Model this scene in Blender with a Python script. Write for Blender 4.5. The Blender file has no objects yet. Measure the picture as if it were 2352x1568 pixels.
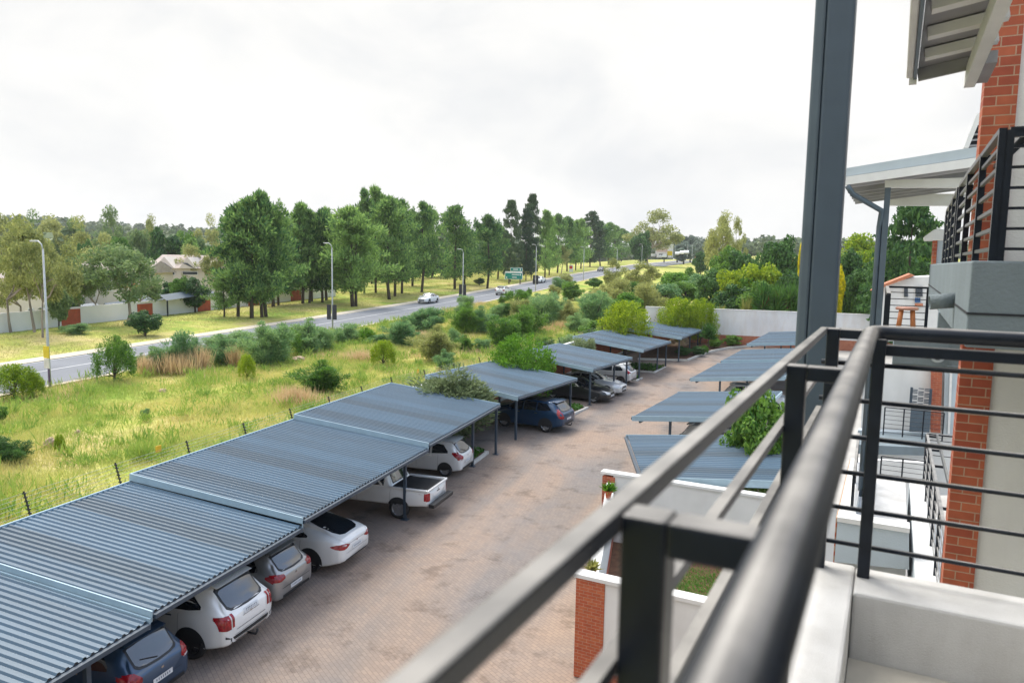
import bpy, bmesh, math, random
import numpy as np
from mathutils import Vector, Matrix
from mathutils.bvhtree import BVHTree

S = bpy.context.scene
C = S.collection
R = math.radians
rnd = random.Random(7)
H = 9.2                                   # camera height above the near driveway

# ------------------------------------------------------------------ camera
FPX, PITCH, ROLL, YAW = 1700.0, R(6.3), R(1.0), R(17.8)
fw = Vector((-math.sin(YAW)*math.cos(PITCH), math.cos(YAW)*math.cos(PITCH), -math.sin(PITCH)))
r0 = Vector((math.cos(YAW), math.sin(YAW), 0)); u0 = r0.cross(fw)
cr = r0*math.cos(ROLL)+u0*math.sin(ROLL); cu = cr.cross(fw)
cd = bpy.data.cameras.new('camera'); cam = bpy.data.objects.new('camera', cd); C.objects.link(cam)
cam.matrix_world = Matrix(((cr.x, cu.x, -fw.x, 0), (cr.y, cu.y, -fw.y, 0), (cr.z, cu.z, -fw.z, H), (0, 0, 0, 1)))
cd.lens = FPX/2352*36; cd.sensor_width = 36; cd.clip_start = 0.05; cd.clip_end = 6000
cd.dof.use_dof = True; cd.dof.focus_distance = 24.0; cd.dof.aperture_fstop = 4.0
S.camera = cam
# ------------------------------------------------------------------ world, sun, exposure
SUN_EL, SUN_AZ = R(56), R(-48)            # azimuth measured from +Y towards +X
sun_dir = Vector((math.sin(SUN_AZ)*math.cos(SUN_EL), math.cos(SUN_AZ)*math.cos(SUN_EL), math.sin(SUN_EL)))
w = bpy.data.worlds.new('World'); S.world = w; w.use_nodes = True
nt = w.node_tree; nt.nodes.clear()
def N(t, **k):
    n = nt.nodes.new(t)
    for a, b in k.items(): setattr(n, a, b)
    return n
sky = N('ShaderNodeTexSky'); sky.sky_type = 'NISHITA'; sky.sun_disc = False
sky.sun_elevation = SUN_EL; sky.sun_rotation = SUN_AZ; sky.air_density = 1.2; sky.dust_density = 1.5
bg1 = N('ShaderNodeBackground'); bg1.inputs[1].default_value = 0.15
bg2 = N('ShaderNodeBackground'); bg2.inputs[1].default_value = 1.0
tc = N('ShaderNodeTexCoord'); mp = N('ShaderNodeMapping'); mp.inputs['Scale'].default_value = (1, 1, 2.0)
n1 = N('ShaderNodeTexNoise'); n1.inputs['Scale'].default_value = 3.2; n1.inputs['Detail'].default_value = 7; n1.inputs['Roughness'].default_value = .56; n1.inputs['Distortion'].default_value = .35
n2 = N('ShaderNodeTexNoise'); n2.inputs['Scale'].default_value = 2.6; n2.inputs['Detail'].default_value = 4
cr1 = N('ShaderNodeValToRGB'); cr1.color_ramp.elements[0].position = .36; cr1.color_ramp.elements[0].color = (.338, .342, .347, 1)
cr1.color_ramp.elements[1].position = .66; cr1.color_ramp.elements[1].color = (.420, .413, .402, 1)
e = cr1.color_ramp.elements.new(.5); e.color = (.385, .383, .377, 1)
# the overcast breaks up overhead and behind the viewer
sep = N('ShaderNodeSeparateXYZ'); mth = N('ShaderNodeMath', operation='MULTIPLY_ADD'); mth.inputs[1].default_value = -.42; mth.inputs[2].default_value = .78
m2 = N('ShaderNodeMath', operation='MULTIPLY_ADD'); m2.inputs[1].default_value = .10
m3 = N('ShaderNodeMath', operation='ADD'); cr2 = N('ShaderNodeValToRGB')
cr2.color_ramp.elements[0].position = .78; cr2.color_ramp.elements[0].color = (0.2, 0.2, 0.2, 1); cr2.color_ramp.elements[1].position = .95
mix = N('ShaderNodeMixShader'); out = N('ShaderNodeOutputWorld')
L = nt.links.new
L(tc.outputs['Generated'], mp.inputs[0]); L(mp.outputs[0], n1.inputs[0]); L(mp.outputs[0], n2.inputs[0]); L(n1.outputs[0], cr1.inputs[0]); L(cr1.outputs[0], bg2.inputs[0])
L(tc.outputs['Generated'], sep.inputs[0]); L(sep.outputs['Z'], mth.inputs[0]); L(sep.outputs['Y'], m2.inputs[0]); L(mth.outputs[0], m2.inputs[2])
m4 = N('ShaderNodeMath', operation='MULTIPLY_ADD'); m4.inputs[1].default_value = -.78; L(sep.outputs['X'], m4.inputs[0]); L(m2.outputs[0], m4.inputs[2]); L(m4.outputs[0], m3.inputs[0]); L(n2.outputs[0], m3.inputs[1]); L(m3.outputs[0], cr2.inputs[0])
L(cr2.outputs[0], mix.inputs[0]); L(sky.outputs[0], bg1.inputs[0]); L(bg1.outputs[0], mix.inputs[1]); L(bg2.outputs[0], mix.inputs[2]); L(mix.outputs[0], out.inputs[0])
zr1 = N('ShaderNodeMapRange'); zr1.interpolation_type = 'SMOOTHSTEP'; zr1.inputs[1].default_value = .30; zr1.inputs[2].default_value = .95; zr1.inputs[3].default_value = 1.0; zr1.inputs[4].default_value = 2.6
L(sep.outputs['Z'], zr1.inputs[0]); L(zr1.outputs[0], bg2.inputs[1])
sd = bpy.data.lights.new('sun', 'SUN'); so = bpy.data.objects.new('sun', sd); C.objects.link(so)
sd.energy = 1.5; sd.angle = R(26); sd.color = (1, .95, .87)
so.rotation_euler = (-sun_dir).to_track_quat('-Z', 'Y').to_euler()
S.view_settings.view_transform = 'Standard'; S.view_settings.look = 'None'; S.view_settings.gamma = 1
S.view_settings.exposure = 1.36
S.cycles.max_bounces = 6; S.cycles.diffuse_bounces = 3; S.cycles.glossy_bounces = 3; S.cycles.transparent_max_bounces = 8
S.cycles.volume_bounces = 0

# ------------------------------------------------------------------ view maths (turn a photo pixel into a place)
def ray(x, y): return (fw + cr*((x-1176)/FPX) - cu*((y-784)/FPX))
def on_plane(x, y, axis, val):
    d = ray(x, y); k = val/d[axis]; p = d*k; return Vector((p.x, p.y, p.z+H))
def on_z(x, y, z): return on_plane(x, y, 2, z)       # z relative to the eye
PH = R(9.4)
AV = Vector((math.sin(PH), math.cos(PH), 0)); BV = Vector((math.cos(PH), -math.sin(PH), 0))
def W(u, v, z): p = BV*u+AV*v; return Vector((p.x, p.y, z+H))   # facade frame: u into the building, v along it
ROWA = R(10.5)                                         # far half of the carport row turns by this

# ------------------------------------------------------------------ materials
MATS = {}
def mat(name, col, rough=.6, metal=0, var=.12, scale=3, bump=0, bscale=40, spec=.5, coat=0, ior=None, coords='Object', col2=None, detail=6):
    if name in MATS: return MATS[name]
    m = bpy.data.materials.new(name); m.use_nodes = True; t = m.node_tree; p = t.nodes['Principled BSDF']
    p.inputs['Roughness'].default_value = rough; p.inputs['Metallic'].default_value = metal
    p.inputs['Specular IOR Level'].default_value = spec; p.inputs['Coat Weight'].default_value = coat; p.inputs['Coat Roughness'].default_value = .05
    if ior: p.inputs['IOR'].default_value = ior
    co = t.nodes.new('ShaderNodeTexCoord'); nz = t.nodes.new('ShaderNodeTexNoise'); nz.inputs['Scale'].default_value = scale; nz.inputs['Detail'].default_value = detail
    rp = t.nodes.new('ShaderNodeValToRGB'); c2 = col2 or tuple(min(1, c*(1+var)) for c in col)
    c1 = col if col2 else tuple(c*(1-var) for c in col)
    rp.color_ramp.elements[0].color = (*c1, 1); rp.color_ramp.elements[1].color = (*c2, 1)
    rp.color_ramp.elements[0].position = .32; rp.color_ramp.elements[1].position = .68
    t.links.new(co.outputs[coords], nz.inputs[0]); t.links.new(nz.outputs[0], rp.inputs[0]); t.links.new(rp.outputs[0], p.inputs['Base Color'])
    if bump:
        nb = t.nodes.new('ShaderNodeTexNoise'); nb.inputs['Scale'].default_value = bscale; nb.inputs['Detail'].default_value = 5
        b = t.nodes.new('ShaderNodeBump'); b.inputs['Strength'].default_value = bump; b.inputs['Distance'].default_value = .02
        t.links.new(co.outputs[coords], nb.inputs[0]); t.links.new(nb.outputs[0], b.inputs['Height']); t.links.new(b.outputs[0], p.inputs['Normal'])
    MATS[name] = m; return m
def streaks(m, amt=.5, tint=(.74, .72, .69)):
    t = m.node_tree; p = t.nodes['Principled BSDF']; src = p.inputs['Base Color'].links[0].from_socket; g = t.nodes.new('ShaderNodeNewGeometry'); mp_ = t.nodes.new('ShaderNodeMapping'); mp_.inputs['Scale'].default_value = (1.9, 1.9, .45)
    n_ = t.nodes.new('ShaderNodeTexNoise'); n_.inputs['Scale'].default_value = 1; n_.inputs['Detail'].default_value = 9; n_.inputs['Roughness'].default_value = .68; r_ = t.nodes.new('ShaderNodeValToRGB'); r_.color_ramp.elements[0].position = .36; r_.color_ramp.elements[0].color = (*tint, 1); r_.color_ramp.elements[1].position = .56
    x_ = t.nodes.new('ShaderNodeMixRGB'); x_.blend_type = 'MULTIPLY'; x_.inputs[0].default_value = amt
    t.links.new(g.outputs['Position'], mp_.inputs[0]); t.links.new(mp_.outputs[0], n_.inputs[0]); t.links.new(n_.outputs[0], r_.inputs[0]); t.links.new(src, x_.inputs[1]); t.links.new(r_.outputs[0], x_.inputs[2]); t.links.new(x_.outputs[0], p.inputs['Base Color'])
def nodes(m): return m.node_tree.nodes, m.node_tree.links, m.node_tree.nodes['Principled BSDF']
def geo_vec(t, dirv):
    """(P.dir, P.z, 0) as a texture vector"""
    g = t.nodes.new('ShaderNodeNewGeometry'); d = t.nodes.new('ShaderNodeVectorMath'); d.operation = 'DOT_PRODUCT'; d.inputs[1].default_value = dirv
    s = t.nodes.new('ShaderNodeSeparateXYZ'); c = t.nodes.new('ShaderNodeCombineXYZ')
    t.links.new(g.outputs['Position'], d.inputs[0]); t.links.new(g.outputs['Position'], s.inputs[0]); t.links.new(d.outputs['Value'], c.inputs[0]); t.links.new(s.outputs['Z'], c.inputs[1])
    return c.outputs[0]
def brick_mat(name, dirv, c1=(.33, .070, .035), c2=(.46, .125, .055), mortar=(.42, .28, .19)):
    if name in MATS: return MATS[name]
    m = bpy.data.materials.new(name); m.use_nodes = True; t = m.node_tree; p = t.nodes['Principled BSDF']; p.inputs['Roughness'].default_value = .8
    v = geo_vec(t, dirv); b = t.nodes.new('ShaderNodeTexBrick'); b.inputs['Scale'].default_value = 1; b.inputs['Brick Width'].default_value = .20; b.inputs['Row Height'].default_value = .073
    b.inputs['Mortar Size'].default_value = .0045; b.inputs['Color1'].default_value = (*c1, 1); b.inputs['Color2'].default_value = (*c2, 1); b.inputs['Mortar'].default_value = (*mortar, 1); b.inputs['Bias'].default_value = -.2
    nz = t.nodes.new('ShaderNodeTexNoise'); nz.inputs['Scale'].default_value = 9; nz.inputs['Detail'].default_value = 6
    mx = t.nodes.new('ShaderNodeMixRGB'); mx.blend_type = 'MULTIPLY'; mx.inputs[0].default_value = .45
    g = t.nodes.new('ShaderNodeNewGeometry'); t.links.new(g.outputs['Position'], nz.inputs[0])
    rp = t.nodes.new('ShaderNodeValToRGB'); rp.color_ramp.elements[0].position = .3; rp.color_ramp.elements[0].color = (.55, .5, .5, 1); rp.color_ramp.elements[1].position = .65
    t.links.new(nz.outputs[0], rp.inputs[0]); t.links.new(v, b.inputs[0]); t.links.new(b.outputs[0], mx.inputs[1]); t.links.new(rp.outputs[0], mx.inputs[2]); t.links.new(mx.outputs[0], p.inputs['Base Color'])
    bp = t.nodes.new('ShaderNodeBump'); bp.inputs['Strength'].default_value = .6; bp.inputs['Distance'].default_value = .006; bp.invert = True
    t.links.new(b.outputs['Fac'], bp.inputs['Height']); t.links.new(bp.outputs[0], p.inputs['Normal'])
    MATS[name] = m; return m
def leaf_mat(name, c1, c2, trans=.3, rough=.55, nsc=1.1, nw=.45):
    if name in MATS: return MATS[name]
    m = bpy.data.materials.new(name); m.use_nodes = True; t = m.node_tree; t.nodes.clear()
    o = t.nodes.new('ShaderNodeOutputMaterial'); d = t.nodes.new('ShaderNodeBsdfPrincipled'); tr = t.nodes.new('ShaderNodeBsdfTranslucent'); mx = t.nodes.new('ShaderNodeMixShader')
    d.inputs['Roughness'].default_value = rough; d.inputs['Specular IOR Level'].default_value = .25; mx.inputs[0].default_value = trans
    g = t.nodes.new('ShaderNodeNewGeometry'); nz = t.nodes.new('ShaderNodeTexNoise'); nz.inputs['Scale'].default_value = nsc; nz.inputs['Detail'].default_value = 5
    oi = t.nodes.new('ShaderNodeObjectInfo'); at = t.nodes.new('ShaderNodeAttribute'); at.attribute_name = 'tint'
    a1 = t.nodes.new('ShaderNodeMath'); a1.operation = 'MULTIPLY_ADD'; a1.inputs[1].default_value = nw; a2 = t.nodes.new('ShaderNodeMath'); a2.operation = 'MULTIPLY_ADD'; a2.inputs[1].default_value = .55 if nw < 1 else .35
    a3 = t.nodes.new('ShaderNodeMath'); a3.operation = 'MULTIPLY_ADD'; a3.inputs[1].default_value = .25; a3.inputs[2].default_value = -.12 if nw < 1 else -.35
    rp = t.nodes.new('ShaderNodeValToRGB'); rp.color_ramp.elements[0].color = (*c1, 1); rp.color_ramp.elements[1].color = (*c2, 1); rp.color_ramp.elements[0].position = .22; rp.color_ramp.elements[1].position = .85
    l = t.links.new
    l(g.outputs['Position'], nz.inputs[0]); l(oi.outputs['Random'], a3.inputs[0]); l(nz.outputs[0], a1.inputs[0]); l(a3.outputs[0], a1.inputs[2]); l(at.outputs['Fac'], a2.inputs[0]); l(a1.outputs[0], a2.inputs[2]); l(a2.outputs[0], rp.inputs[0])
    l(rp.outputs[0], d.inputs['Base Color']); l(rp.outputs[0], tr.inputs[0]); l(d.outputs[0], mx.inputs[1]); l(tr.outputs[0], mx.inputs[2]); l(mx.outputs[0], o.inputs[0])
    MATS[name] = m; return m

white_wall = mat('white_plaster', (.66, .66, .65), .85, var=.05, scale=1.5, bump=.25, bscale=60)
parapet_m = mat('parapet_plaster', (.60, .595, .585), .9, var=.13, scale=2.5, bump=.3, bscale=240, coords='Object')
grey_plaster = mat('grey_plaster', (.165, .205, .23), .85, var=.07, scale=2, bump=.35, bscale=45)
streaks(white_wall, .2); streaks(grey_plaster, .4); streaks(parapet_m, .5, (.66, .64, .61))
pale_plaster = mat('pale_blue_plaster', (.42, .48, .52), .85, var=.06, scale=2, bump=.2)
rail_m = mat('black_powder_coat', (.006, .010, .018), .34, var=.25, scale=14, bump=.05, bscale=200, ior=1.38)
_t = rail_m.node_tree; _p = _t.nodes['Principled BSDF']; _p.inputs['Sheen Weight'].default_value = .25; _p.inputs['Sheen Roughness'].default_value = .3; _p.inputs['Sheen Tint'].default_value = (1, .95, .9, 1)
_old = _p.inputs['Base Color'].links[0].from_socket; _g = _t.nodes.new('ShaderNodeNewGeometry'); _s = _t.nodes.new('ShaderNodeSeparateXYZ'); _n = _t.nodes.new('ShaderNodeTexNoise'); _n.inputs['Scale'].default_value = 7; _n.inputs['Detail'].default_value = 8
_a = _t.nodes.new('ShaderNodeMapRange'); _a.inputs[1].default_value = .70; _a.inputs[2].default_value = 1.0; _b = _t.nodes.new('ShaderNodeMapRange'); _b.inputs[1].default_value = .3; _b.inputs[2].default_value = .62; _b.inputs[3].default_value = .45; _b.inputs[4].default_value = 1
_m = _t.nodes.new('ShaderNodeMath'); _m.operation = 'MULTIPLY'; _x = _t.nodes.new('ShaderNodeMixRGB'); _x.inputs[2].default_value = (.31, .295, .275, 1)      # patchy pale sky highlight painted on upward faces
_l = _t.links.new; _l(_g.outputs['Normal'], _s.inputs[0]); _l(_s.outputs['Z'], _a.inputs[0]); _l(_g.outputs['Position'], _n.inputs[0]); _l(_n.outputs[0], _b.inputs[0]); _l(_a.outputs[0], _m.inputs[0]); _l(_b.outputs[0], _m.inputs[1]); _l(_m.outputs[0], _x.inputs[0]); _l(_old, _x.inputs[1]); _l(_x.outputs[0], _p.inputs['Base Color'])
steel_m = mat('blue_grey_steel', (.075, .105, .135), .45, var=.1, scale=4, bump=.06, bscale=160)
steel_light = mat('pale_blue_steel', (.29, .40, .47), .45, var=.07, scale=3)
post_m = mat('dark_blue_steel', (.035, .055, .08), .45, var=.1, scale=4)
white_paint = mat('white_timber_paint', (.68, .68, .67), .6, var=.05, scale=5)
soffit_m = mat('grey_sheet_underside', (.28, .28, .29), .55, var=.1, scale=4)
dark_m = mat('dark_void', (.012, .014, .02), .8)
black_plastic = mat('black_plastic', (.014, .015, .018), .5, var=.2)
rubber = mat('tyre_rubber', (.014, .014, .016), .8, var=.2)
alloy = mat('alloy_rim', (.42, .43, .45), .3, metal=.8)
alloy_dark = mat('dark_alloy_rim', (.05, .05, .055), .35, metal=.6)
glass_m = mat('car_glass', (.006, .009, .014), .04, var=.1, spec=.5, ior=2.1)
red_lamp = mat('red_lamp_lens', (.26, .004, .010), .15, var=.4, scale=18, coat=.3)
clear_lamp = mat('clear_lamp_lens', (.55, .56, .58), .12, var=.35, scale=14, coat=.6)
plate_m = mat('plate_white', (.62, .64, .66), .45)
plate_ink = mat('plate_ink', (.10, .12, .18), .5)
chrome = mat('chrome_trim', (.6, .6, .62), .15, metal=1)
pot_m = mat('terracotta', (.42, .10, .04), .75, var=.15)
bark_m = mat('bark', (.075, .055, .042), .9, var=.35, scale=9, bump=.8, bscale=30)
bark_pale = mat('pale_bark', (.27, .22, .18), .9, var=.35, scale=6, bump=.5, bscale=24)
soil_m = mat('garden_soil', (.13, .065, .035), .95, var=.3, scale=5, bump=.8, bscale=20)
kerb_m = mat('kerb_concrete', (.52, .50, .46), .9, var=.1, scale=4, bump=.2)
lamp_steel = mat('galvanised_pole', (.42, .43, .43), .5, metal=.3)
orange_steel = mat('rusty_orange_panel', (.40, .07, .025), .7, var=.18, scale=2)
sign_green = mat('sign_green', (.005, .22, .19), .45, var=.1)
sign_white = mat('sign_white', (.75, .75, .75), .45, var=.03)
wood_m = mat('orange_wood', (.42, .14, .04), .5, var=.25, scale=9)
rock_m = mat('sandstone', (.42, .30, .20), .9, var=.25, scale=2.5, bump=1, bscale=5)

# ------------------------------------------------------------------ mesh helpers
class MB:
    def __init__(s): s.v = []; s.f = []
    def box(s, c, size, ax=(1, 0, 0), ay=(0, 1, 0), az=(0, 0, 1)):
        c = Vector(c); a = Vector(ax)*size[0]/2; b = Vector(ay)*size[1]/2; d = Vector(az)*size[2]/2; n = len(s.v)
        for i in (-1, 1):
            for j in (-1, 1):
                for k in (-1, 1): s.v.append(c+a*i+b*j+d*k)
        s.f += [(n, n+1, n+3, n+2), (n+4, n+6, n+7, n+5), (n, n+4, n+5, n+1), (n+2, n+3, n+7, n+6), (n, n+2, n+6, n+4), (n+1, n+5, n+7, n+3)]; return s
    def bar(s, p, q, wd, ht, up=(0, 0, 1)):
        p = Vector(p); q = Vector(q); d = (q-p); l = d.length; d = d/l; up = Vector(up)
        if abs(d.dot(up)) > .98: up = Vector((AV.x, AV.y, 0))
        side = d.cross(up).normalized(); up2 = side.cross(d)
        return s.box((p+q)/2, (l, wd, ht), d, side, up2)
    def tube(s, pts, rad, n=10, cap=True):
        pts = [Vector(p) for p in pts]; m = len(pts); base = len(s.v)
        rads = rad if isinstance(rad, (list, tuple)) else [rad]*m
        up = None
        for i, p in enumerate(pts):
            d = (pts[min(i+1, m-1)]-pts[max(i-1, 0)]).normalized()
            if up is None: up = d.orthogonal().normalized()
            up = (up-d*up.dot(d)).normalized(); sd_ = d.cross(up)
            for k in range(n):
                a = 2*math.pi*k/n; s.v.append(p+(up*math.cos(a)+sd_*math.sin(a))*rads[i])
        for i in range(m-1):
            for k in range(n):
                a = base+i*n+k; b = base+i*n+(k+1) % n; s.f.append((a, b, b+n, a+n))
        if cap:
            s.f.append(tuple(base+k for k in range(n))[::-1]); s.f.append(tuple(base+(m-1)*n+k for k in range(n)))
        return s
    def prism(s, poly, vec):
        """poly: list of 3d points, extruded by vec"""
        vec = Vector(vec); n = len(poly); b = len(s.v); poly = [Vector(p) for p in poly]
        s.v += poly; s.v += [p+vec for p in poly]
        s.f.append(tuple(range(b, b+n))[::-1]); s.f.append(tuple(range(b+n, b+2*n)))
        for i in range(n): s.f.append((b+i, b+(i+1) % n, b+n+(i+1) % n, b+n+i))
        return s
    def quad(s, *p): n = len(s.v); s.v += [Vector(q) for q in p]; s.f.append(tuple(range(n, n+len(p)))); return s
    def lathe(s, prof, c, axis, n=24):
        """prof: (r, h) along axis"""
        axis = Vector(axis).normalized(); o = axis.orthogonal().normalized(); q = axis.cross(o); c = Vector(c); b = len(s.v)
        for r_, h_ in prof:
            for k in range(n):
                a = 2*math.pi*k/n; s.v.append(c+axis*h_+(o*math.cos(a)+q*math.sin(a))*r_)
        for i in range(len(prof)-1):
            for k in range(n):
                x = b+i*n+k; y = b+i*n+(k+1) % n; s.f.append((x, y, y+n, x+n))
        return s
    def mesh(s, name, m, smooth=False):
        me = bpy.data.meshes.new(name); me.from_pydata([tuple(v) for v in s.v], [], s.f)
        bm = bmesh.new(); bm.from_mesh(me); bmesh.ops.recalc_face_normals(bm, faces=bm.faces); bm.to_mesh(me); bm.free()
        me.materials.append(m)
        if smooth: me.polygons.foreach_set('use_smooth', [True]*len(me.polygons))
        return me
    def build(s, name, m, parent=None, smooth=False, bevel=0):
        o = bpy.data.objects.new(name, s.mesh(name, m, smooth)); C.objects.link(o)
        if parent is not None: o.parent = parent; o.matrix_parent_inverse = parent.matrix_basis.inverted()
        if bevel:
            b = o.modifiers.new('bevel', 'BEVEL'); b.width = bevel; b.segments = 2; b.limit_method = 'ANGLE'
        return o
def tag(o, label=None, cat=None, group=None, kind=None):
    if label: o['label'] = label
    if cat: o['category'] = cat
    if group: o['group'] = group
    if kind: o['kind'] = kind
    return o
def thing(name, label, cat, loc=(0, 0, 0), group=None):
    o = bpy.data.objects.new(name, None); C.objects.link(o); o.location = loc; o.empty_display_size = .3
    return tag(o, label, cat, group)
def struct(name, mb, m, smooth=False): return tag(mb.build(name, m, None, smooth), kind='structure')
def np_mesh(name, verts, faces, m, tint=None):
    me = bpy.data.meshes.new(name); nv, nf, k = len(verts), len(faces), faces.shape[1]
    me.vertices.add(nv); me.vertices.foreach_set('co', np.ascontiguousarray(verts, dtype=np.float32).ravel())
    me.loops.add(nf*k); me.loops.foreach_set('vertex_index', np.ascontiguousarray(faces, dtype=np.int32).ravel())
    me.polygons.add(nf); me.polygons.foreach_set('loop_start', np.arange(0, nf*k, k, dtype=np.int32)); me.polygons.foreach_set('loop_total', np.full(nf, k, dtype=np.int32))
    if tint is not None:
        a = me.attributes.new('tint', 'FLOAT', 'POINT'); a.data.foreach_set('value', np.ascontiguousarray(tint, dtype=np.float32))
    me.update(calc_edges=True); me.materials.append(m); return me
def link_mesh(name, me, parent=None):
    o = bpy.data.objects.new(name, me); C.objects.link(o)
    if parent is not None: o.parent = parent
    return o

# ------------------------------------------------------------------ terrain
ROAD_L, ROAD_R = -47.9, -39.4
YP = np.array([-80, 0, 35, 69, 105, 140, 200, 315, 500, 900, 2500]); ZP = np.array([.2, .75, 1.3, 1.85, 2.5, 3.35, 5.1, 7.9, 10.3, 13, 16])
def zr(y): return np.interp(y, YP, ZP)
GY = np.array([-50, 32, 42, 55, 65, 74, 90]); GZ = np.array([0, 0, .15, .45, .9, 1.4, 1.6])
def gdrive(y): return np.interp(y, GY, GZ)
def bwall_x(y): return np.where(y < 33, -17.1, -17.1+(y-33)*math.tan(ROWA))
def sm(a, b, x):
    t = np.clip((x-a)/(b-a), 0, 1); return t*t*(3-2*t)
def terrain(x, y):
    x = np.asarray(x, float); y = np.asarray(y, float)
    base = zr(y)
    field = base - .35*sm(-30, -17, x) + .10*np.sin(x*.9+y*.23)*np.cos(y*.41)*sm(-38.5, -34, x)
    verge = base + .3*sm(50, 60, -x) - 2.6*sm(72, 100, -x)
    far = sm(110, 420, -x)*6 + sm(260, 800, -x)*sm(-200, 500, y)*20
    z = np.where(x < -48, verge+far, field)
    dv = gdrive(y)-.05
    inside = (x > bwall_x(y)) & (y < 74.1)
    z = np.where(inside, dv, z)
    right = (~inside) & (x > -12)
    z = np.where(right & (y >= 74.1), np.maximum(1.6+(y-74)*.03, 0) - 1.6*sm(5, 60, x), z)
    z = np.where(inside & (x > 2.5), dv-.1, z)
    return z
def tz(x, y): return float(terrain(x, y))
def ground(px, py, lo=8, hi=900):
    """where the sight line through photo pixel (px,py) meets the terrain"""
    d = ray(px, py); d = d/math.hypot(d.x, d.y); t = lo
    while t < hi:
        p = d*t
        if p.z+H < tz(p.x, p.y): return Vector((p.x, p.y, tz(p.x, p.y)))
        t += .25 if t < 120 else 1.0
    p = d*hi; return Vector((p.x, p.y, tz(p.x, p.y)))
def at_dist(px, py, D):
    d = ray(px, py); d = d/math.hypot(d.x, d.y)*D; return d
def mpp(p): return (p-Vector((0, 0, H))).dot(fw)/FPX    # metres per photo pixel at a place
def height_to(p, px, py):
    """height above p at which the pixel row py is met"""
    d = ray(px, py); k = math.hypot(p.x, p.y)/math.hypot(d.x, d.y); return d.z*k+H-p.z

xs = np.unique(np.concatenate([np.arange(-900, -110, 40.), np.arange(-110, -48, 4.), [-48.02, -47.98], np.arange(-47, -17.2, 1.2), [-17.16, -17.04], np.arange(-16, 12, 2.), np.arange(12, 60, 6.), np.arange(60, 420, 60.)]))
ys = np.unique(np.concatenate([np.arange(-80, 0, 10.), np.arange(0, 74, 1.5), [74.05, 74.15], np.arange(76, 140, 4.), np.arange(140, 420, 15.), np.arange(420, 2400, 90.)]))
# rows past the bend follow the boundary wall
gx, gy = np.meshgrid(xs, ys)
bend = np.where(gy > 33, (np.minimum(gy, 74.1)-33)*math.tan(ROWA), 0)
near_w = np.clip(1-np.abs(gx+17.1)/16, 0, 1)
gx = gx+bend*near_w
gz = terrain(gx, gy)
nx_, ny_ = len(xs), len(ys)
idx = np.arange(nx_*ny_).reshape(ny_, nx_)
fc = np.stack([idx[:-1, :-1], idx[:-1, 1:], idx[1:, 1:], idx[1:, :-1]], -1).reshape(-1, 4)
gm = bpy.data.materials.new('dry_grass_ground'); gm.use_nodes = True
t = gm.node_tree; p = t.nodes['Principled BSDF']; p.inputs['Roughness'].default_value = 1; p.inputs['Specular IOR Level'].default_value = .1
g = t.nodes.new('ShaderNodeNewGeometry'); na = t.nodes.new('ShaderNodeTexNoise'); na.inputs['Scale'].default_value = .16; na.inputs['Detail'].default_value = 8; na.inputs['Roughness'].default_value = .65
nb = t.nodes.new('ShaderNodeTexNoise'); nb.inputs['Scale'].default_value = 2.2; nb.inputs['Detail'].default_value = 6
rp = t.nodes.new('ShaderNodeValToRGB'); rp.color_ramp.elements[0].position = .36; rp.color_ramp.elements[0].color = (.18, .28, .045, 1); rp.color_ramp.elements[1].position = .64; rp.color_ramp.elements[1].color = (.47, .39, .17, 1)
e = rp.color_ramp.elements.new(.49); e.color = (.36, .37, .09, 1)
mx = t.nodes.new('ShaderNodeMixRGB'); mx.blend_type = 'OVERLAY'; mx.inputs[0].default_value = .5
t.links.new(g.outputs['Position'], na.inputs[0]); t.links.new(g.outputs['Position'], nb.inputs[0]); t.links.new(na.outputs[0], rp.inputs[0]); t.links.new(rp.outputs[0], mx.inputs[1]); t.links.new(nb.outputs[0], mx.inputs[2]); t.links.new(mx.outputs[0], p.inputs['Base Color'])
me = np_mesh('ground', np.stack([gx, gy, gz], -1).reshape(-1, 3), fc, gm)
tag(link_mesh('ground', me), kind='structure')

# road, its sandy shoulder and painted lines (each a thin sheet above the one below)
def strip(name, x0, x1, dz, m, y0=-70, y1=900, n=130, xo=lambda y: 0):
    b = MB(); yy = list(np.concatenate([np.linspace(y0, 320, n), np.linspace(335, y1, 30)])) if y1 > 330 else list(np.linspace(y0, y1, n))
    for y in yy:
        b.v += [Vector((x0+xo(y), y, zr(y)+dz)), Vector((x1+xo(y), y, zr(y)+dz))]
    for i in range(len(yy)-1): b.f.append((2*i, 2*i+1, 2*i+3, 2*i+2))
    return struct(name, b, m)
asphalt = mat('asphalt', (.155, .165, .185), .85, var=.10, scale=.35, bump=.2, bscale=30, coords='Object')
sand = mat('sandy_shoulder', (.50, .44, .35), .95, var=.12, scale=.5, coords='Object')
line_m = mat('road_line_paint', (.50, .51, .52), .7, var=.15, scale=2)
strip('road', ROAD_L, ROAD_R, .06, asphalt)
strip('road_shoulder', ROAD_L-1.7, ROAD_L, .09, sand)
strip('road_shoulder', ROAD_R, ROAD_R+.5, .075, sand)
strip('road_line', -44.1, -43.95, .066, line_m)
strip('road_line', ROAD_L+.25, ROAD_L+.36, .066, line_m)
# second carriageway far up the road
strip('road', -38.6, -33, .12, asphalt, 300, 880, 40, lambda y: (y-300)*.012)

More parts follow.
